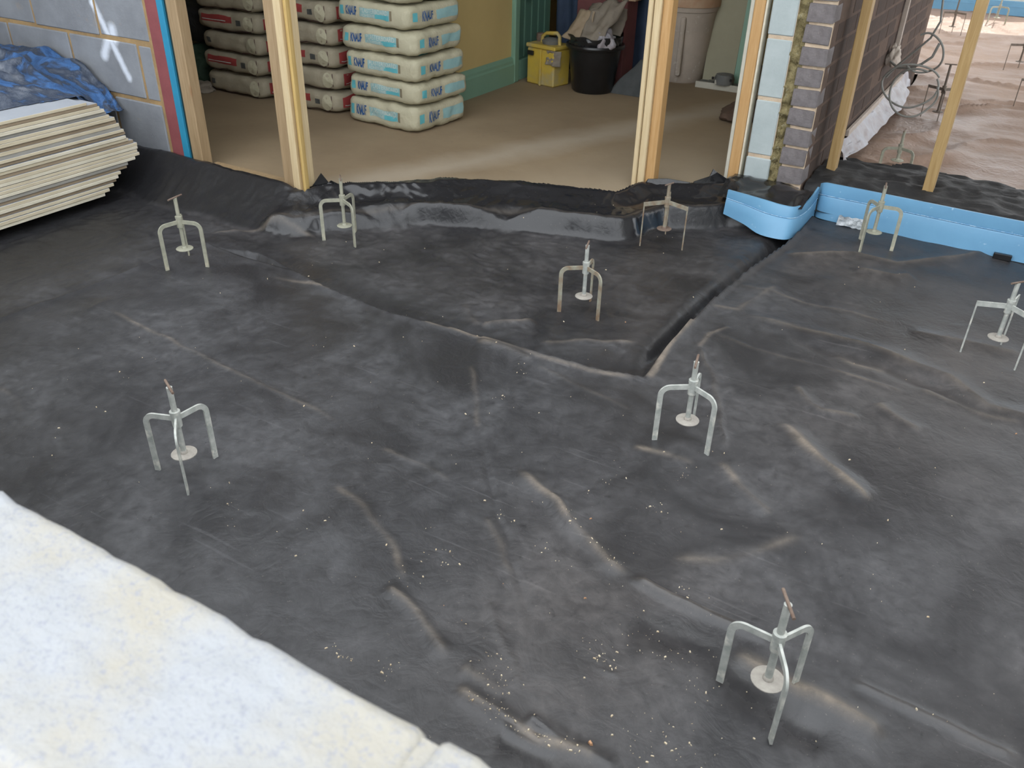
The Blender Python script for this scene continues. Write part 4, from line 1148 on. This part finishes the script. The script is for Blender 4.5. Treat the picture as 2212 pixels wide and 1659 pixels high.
def lump(name, mat, loc, size, seed, label, cat, amp=.25, flat=True, n=3):
    bm = bmesh.new(); bmesh.ops.create_icosphere(bm, subdivisions=n + 1, radius=1)
    for v in bm.verts:
        p = v.co.copy(); d = 1 + amp * mnoise.noise(p * 1.7 + Vector((seed, 0, 0))) + amp * .5 * mnoise.noise(p * 4.3 + Vector((0, seed, 0))) + amp * .22 * mnoise.noise(p * 9 + Vector((0, 0, seed)))
        q = p * d
        v.co = (q.x * size[0], q.y * size[1], max(q.z, -.55 if flat else -9) * size[2])
    zmin = min(v.co.z for v in bm.verts)
    for v in bm.verts: v.co.z -= zmin
    me = bpy.data.meshes.new(name); bm.to_mesh(me); bm.free()
    me.materials.append(mat); me.polygons.foreach_set('use_smooth', [True] * len(me.polygons))
    return tag(link(name, me, None, loc), label, cat)
# clutter at the far left of the back room
lump('green_sack', MT['rubble_green'], (-4.20, 3.56, ZB), (.15, .13, .13), 3, 'dark green sack on the floor beyond the buff sacks', 'sack')
lump('black_sack', MT['rubble_dark'], (-4.24, 3.60, .275), (.18, .14, .15), 4, 'black sack heaped on the dark green sack', 'sack')
lump('rag', MT['card2'], (-4.00, 3.34, ZB), (.09, .07, .03), 6, 'small pale rag on the floor beside the buff sacks', 'rag', .5)

# --- black bucket with liner and rubbish
bk = empty('bucket', (-2.19, 4.66, ZB)); tag(bk, 'black builders bucket full of rubbish in front of the blue sheet', 'bucket')
MB().lathe([(.0, .004), (.112, .0), (.122, .012), (.150, .235), (.166, .24), (.170, .252), (.166, .262), (.154, .262), (.150, .250), (.118, .02), (.0, .02)], 40, cap=False).build('bucket_body', MT['plastic_blk'], bk, smooth=.6)
gx = np.linspace(0, 2 * PI, 60); gz = np.linspace(0, 1, 10); A_, Z_ = np.meshgrid(gx, gz)
A2 = np.cos(A_) * 3; B2 = np.sin(A_) * 3
Rr = .148 + .010 * Z_ + .007 * vnoise(A2 * 2 + 9, B2 * 2 + Z_ * 3, 7)
grid_obj('bin_liner', Rr * np.cos(A_), Rr * np.sin(A_), .245 + Z_ * (.062 + .012 * vnoise(A2, B2 + 5, 8)), MT['plastic_film'], bk)
def sheet(name, mat, parent, pts, seed, th=.004, bulge=.02, loc=None):
    """crumpled panel spanned between four corners"""
    n = 14
    A, B, C_, D = [Vector(p) for p in pts]
    nr = (B - A).cross(D - A).normalized()
    U, V = np.meshgrid(np.linspace(0, 1, n), np.linspace(0, 1, n))
    P = np.array([[(A.lerp(B, u)).lerp(D.lerp(C_, u), v) for u, v in zip(ru, rv)] for ru, rv in zip(U, V)])
    w = bulge * (np.sin(U * PI) * .6 + vnoise(U * 3 + seed, V * 3, seed) + .5 * vnoise(U * 7, V * 7 + seed, seed + 1))
    P = P + w[..., None] * np.array(nr)
    o = grid_obj(name, P[..., 0], P[..., 1], P[..., 2], mat, parent, loc=loc)
    m_ = o.modifiers.new('thickness', 'SOLIDIFY'); m_.thickness = th
    return o
sheet('cardboard_scrap', MT['card'], None, [(-.165, -.10, .29), (-.03, -.13, .27), (.0, -.02, .42), (-.12, .02, .43)], 2, bulge=.015, loc=bk.location)
tag(bpy.data.objects['cardboard_scrap'], 'brown cardboard scrap sticking out of the bucket on its left', 'cardboard')
o = sheet('paper_sack', MT['card2'], None, [(-.05, -.13, .28), (.09, -.12, .27), (.17, .03, .50), (-.02, .05, .46)], 5, bulge=.03, loc=bk.location); tag(o, 'crumpled grey-brown paper sack sticking up from the bucket', 'paper')
o = sheet('paper_sack', MT['card2'], None, [(-.11, .05, .30), (.13, .06, .30), (.14, .10, .44), (-.10, .12, .455)], 9, bulge=.03, loc=bk.location); tag(o, 'second crumpled paper sack lying at the back of the bucket', 'paper')
lump('plastic_wrap', MT['torn_film'], (-2.11, 4.60, ZB + .24), (.065, .06, .07), 8, 'clear crinkled wrapping at the right rim of the bucket', 'wrapping', .4)
# maroon box and yellow packet on the ledge behind the rubbish
thing_box('storage_box', MT['red_item'], -2.42, -2.10, 4.86, 5.02, ZB, .52, .004, 'dark maroon box behind the bucket, against the blue sheet', 'box')
thing_box('packet', MT['bin_rim'], -2.18, -2.06, 4.88, 4.98, .521, .60, .004, 'small orange packet on top of the maroon box', 'packet')
thing_box('packet', MT['yellow_plastic'], -2.27, -2.21, 4.88, 4.98, .521, .60, .004, 'small yellow packet on top of the maroon box', 'packet')
# --- yellow tool case
yc = empty('tool_case', (-2.49, 4.66, ZB), math.radians(-12)); tag(yc, 'dusty yellow plastic tool case with top handle beside the green door', 'tool case')
MB().box(-.105, .105, -.075, .075, 0, .205, .008).build('case_body', MT['yellow_plastic'], yc)
MB().box(.0, .014, -.088, -.074, 0, .205, .003).build('case_rib', MT['yellow_plastic'], yc)
lid = MB().box(-.112, .112, -.082, .082, .205, .228, .006).build('case_lid', MT['yellow_plastic'], yc)
MB().tube([(-.055, 0, .225), (-.05, 0, .262), (-.02, 0, .282), (.06, 0, .290), (.078, 0, .275), (.082, 0, .225)], .011, 8).build('case_handle', MT['yellow_plastic'], lid, smooth=.8)
MB().box(-.09, -.045, -.094, -.080, .165, .19, .003).build('latch', MT['plastic_blk'], lid)
MB().lathe([(.0, 0), (.05, 0), (.055, .02), (.03, .035), (0, .036)], 20, cap=False).build('dark_insert', MT['grey_plastic'], yc, (.015, .0, .226), smooth=.8)
MB().lathe([(.0, 0), (.022, 0), (.026, .02), (.022, .045), (0, .046)], 16, cap=False).build('socket_cap', MT['rust'], yc, (-.085, .02, .228), smooth=.8)
o = sheet('dust_rag', MT['card2'], None, [(.03, -.092, .13), (.12, -.09, .12), (.125, -.085, .205), (.03, -.088, .205)], 4, bulge=.012, loc=(-2.49, 4.66, ZB)); tag(o, 'dusty cloth rag hanging on the yellow tool case', 'rag')
# --- dark cloth bag right of the bucket
gx = np.linspace(-.15, .11, 40); gy = np.linspace(-.10, .14, 30); X, Y = np.meshgrid(gx, gy)
rr = np.maximum(np.abs(X + .02) / .128, np.abs(Y - .02) / .115)
Z = .175 * np.clip(1 - rr, 0, 1) ** .7 + .018 * vnoise(X * 18, Y * 18, 4) * (rr < .98) * np.clip((1 - rr) * 4, 0, 1)
o = grid_obj('cloth_bag', X, Y, Z + .001, MT['bag_dark'], loc=(-1.93, 4.76, ZB)); tag(o, 'slumped dark grey cloth bag on the floor beside the bucket', 'bag')
# --- plaster bin, boards and bits to the right
pb = empty('plaster_bin', (-1.875, 5.27, ZB)); tag(pb, 'tall off-white plaster-splashed bin behind the lone pale post', 'bin')
MB().lathe([(.0, .002), (.128, 0), (.136, .015), (.142, .06), (.150, .16), (.165, .36), (.170, .40), (.176, .405), (.178, .43)], 44, cap=False).build('bin_body', MT['bin_white'], pb, smooth=.6)
MB().lathe([(.178, .43), (.186, .432), (.187, .49), (.176, .492), (.172, .44)], 44, cap=False).build('rim', MT['bin_rim'], pb, smooth=.6)
MB().lathe([(0, .38), (.165, .38), (.168, .47)], 44, cap=False).build('lining', MT['bin_rim'], pb, smooth=.6)
MB().box(.02, .05, -.178, -.150, .05, .38, .006).build('rib', MT['bin_white'], pb)
def lean(name, mat, x0, x1, yb, yt, z0, z1, th, label, cat):
    vs = [(x0, yb, z0), (x1, yb, z0), (x1, yb + th, z0), (x0, yb + th, z0), (x0, yt, z1), (x1, yt, z1), (x1, yt + th, z1), (x0, yt + th, z1)]
    c = Vector(((x0 + x1) / 2, yb, z0))
    o = MB().add([tuple(Vector(v) - c) for v in vs], [(3, 2, 1, 0), (4, 5, 6, 7), (0, 1, 5, 4), (1, 2, 6, 5), (2, 3, 7, 6), (3, 0, 4, 7)]).build(name, mat, None, tuple(c))
    return tag(o, label, cat)
lean('leaning_panel', MT['board_beige'], -1.725, -1.535, 5.24, 5.40, ZB, 1.3, .02, 'beige panel leaning behind the grille, right of the bin', 'panel')
lean('painted_timber', MT['green_paint'], -1.533, -1.482, 5.24, 5.38, ZB, 1.3, .03, 'green painted timber leaning beside the beige panel', 'timber')
tr = empty('timber_tray', (-1.58, 5.12, ZB)); tag(tr, 'shallow tray with cream front edge on the floor beside the bin', 'tray')
MB().box(-.14, .16, -.015, 0, 0, .036, .002).build('front_edge', MT['cream_edge'], tr)
for k in range(6): MB().box(-.138 + k * .05, -.094 + k * .05, 0, .085, .012, .030 + .004 * (k % 2), .002).build('slat', MT['grey_plastic'], tr)
gr = empty('vent_grille', (-1.575, 5.10, ZB + .034)); tag(gr, 'dusty dark grey vent piece lying on the tray', 'vent')
MB().lathe([(.0, 0), (.055, 0), (.06, .03), (.05, .055), (.0, .065)], 24, (.02, .035), cap=False).build('vent_body', MT['grey_plastic'], gr, smooth=.7)
for k in range(6): MB().box(-.045 + k * .022, -.033 + k * .022, -.006, .004, .025, .04, .001).build('slot_bar', MT['plastic_blk'], gr)
MB().box(-.022, .045, -.012, -.006, .002, .026, .001).build('paper_label', MT['cream_edge'], gr)
lump('brown_sack', MT['brown_sack'], (-1.25, 4.62, ZB), (.12, .20, .045), 12, 'flat brown sack on the floor behind the orange post', 'sack', .3)
# cable looped over the bin
o = MB().tube([(-1.98 + .30 * math.sin(t), 5.2 + .02 * math.sin(3 * t), .70 - .16 * math.cos(t * .9) + .02 * t) for t in np.linspace(-.9, 1.6, 24)], .006, 8).build('hose', MT['cable'], smooth=.8); tag(o, 'grey hose hanging above the plaster bin', 'hose')

# ================================================================== BRICK WALL FITTINGS
o = MB().box(-.012, .012, -.011, .011, 0, 2.0, .003).build('capping_strip', MT['capping'], None, (-.652, 5.14, .36)); tag(o, 'pale vertical cable capping on the dark brick wall', 'capping')
lump('cable_bracket', MT['capping'], (-.635, 4.98, .33), (.03, .05, .06), 5, 'pale plastic knot of tape holding the cable coil on the brick wall', 'bracket', .5)
def loop(cx, cz, rx, rz, y0, y1, a0, a1, n=48, wob=.008, seed=0):
    return [(cx + rx * math.cos(a) + wob * mnoise.noise(Vector((a, seed, 0))), y0 + (y1 - y0) * i / n + .02 * math.sin(a * 2 + seed), cz + rz * math.sin(a) + wob * mnoise.noise(Vector((a, 0, seed)))) for i, a in enumerate(np.linspace(a0, a1, n + 1))]
path = [(-.60, 4.62, .335), (-.56, 4.60, .40), (-.50, 4.57, .47), (-.44, 4.52, .545), (-.415, 4.50, .62), (-.43, 4.50, .72), (-.50, 4.55, .90)]
cb = empty('cable_coil', (-.48, 4.5, .17)); tag(cb, 'grey cable coiled in loops hanging beside the dark brick wall', 'cable')
def CBuild(pts, r=.0048): MB().tube([Vector(p) - Vector(cb.location) for p in pts], r, 7).build('cable_loop', MT['cable'], cb, smooth=.9)
CBuild(loop(-.475, .335, .125, .095, 4.52, 4.48, .5, .5 + 2 * PI, seed=1))
CBuild(loop(-.445, .315, .105, .105, 4.47, 4.43, 1.2, 1.2 + 1.75 * PI, seed=2))
CBuild(loop(-.45, .475, .085, .085, 4.53, 4.50, -2.4, 2.0, seed=4))
CBuild(path); CBuild([(-.60, 4.64, .405), (-.555, 4.58, .392), (-.50, 4.55, .402), (-.45, 4.52, .43), (-.41, 4.50, .47), (-.395, 4.5, .53)], .006)
# torn milky film along the foot of the wall
gx = np.linspace(0, 1, 60); gy = np.linspace(0, 1, 14); U, V = np.meshgrid(gx, gy)
Yt = 4.02 + U * 1.85; wid = .035 + .055 * np.sin(U * PI) + .02 * vnoise(U * 16, U * 0 + 2, 3)
Xt = -.652 + V * wid; Zt = .135 - .075 * V + .02 * U + .010 * vnoise(U * 20, V * 4, 5)
o = grid_obj('torn_film', Xt + .6, Yt - 4.9, Zt, MT['torn_film'], loc=(-.6, 4.9, 0)); tag(o, 'torn milky plastic film along the foot of the dark brick wall', 'film')
o = MB().box(-.008, .008, -.75, .75, 0, .028, .002).build('edging_lath', MT['capping'], None, (-.655, 4.95, .135)); tag(o, 'pinkish lath along the foot of the dark brick wall', 'lath')
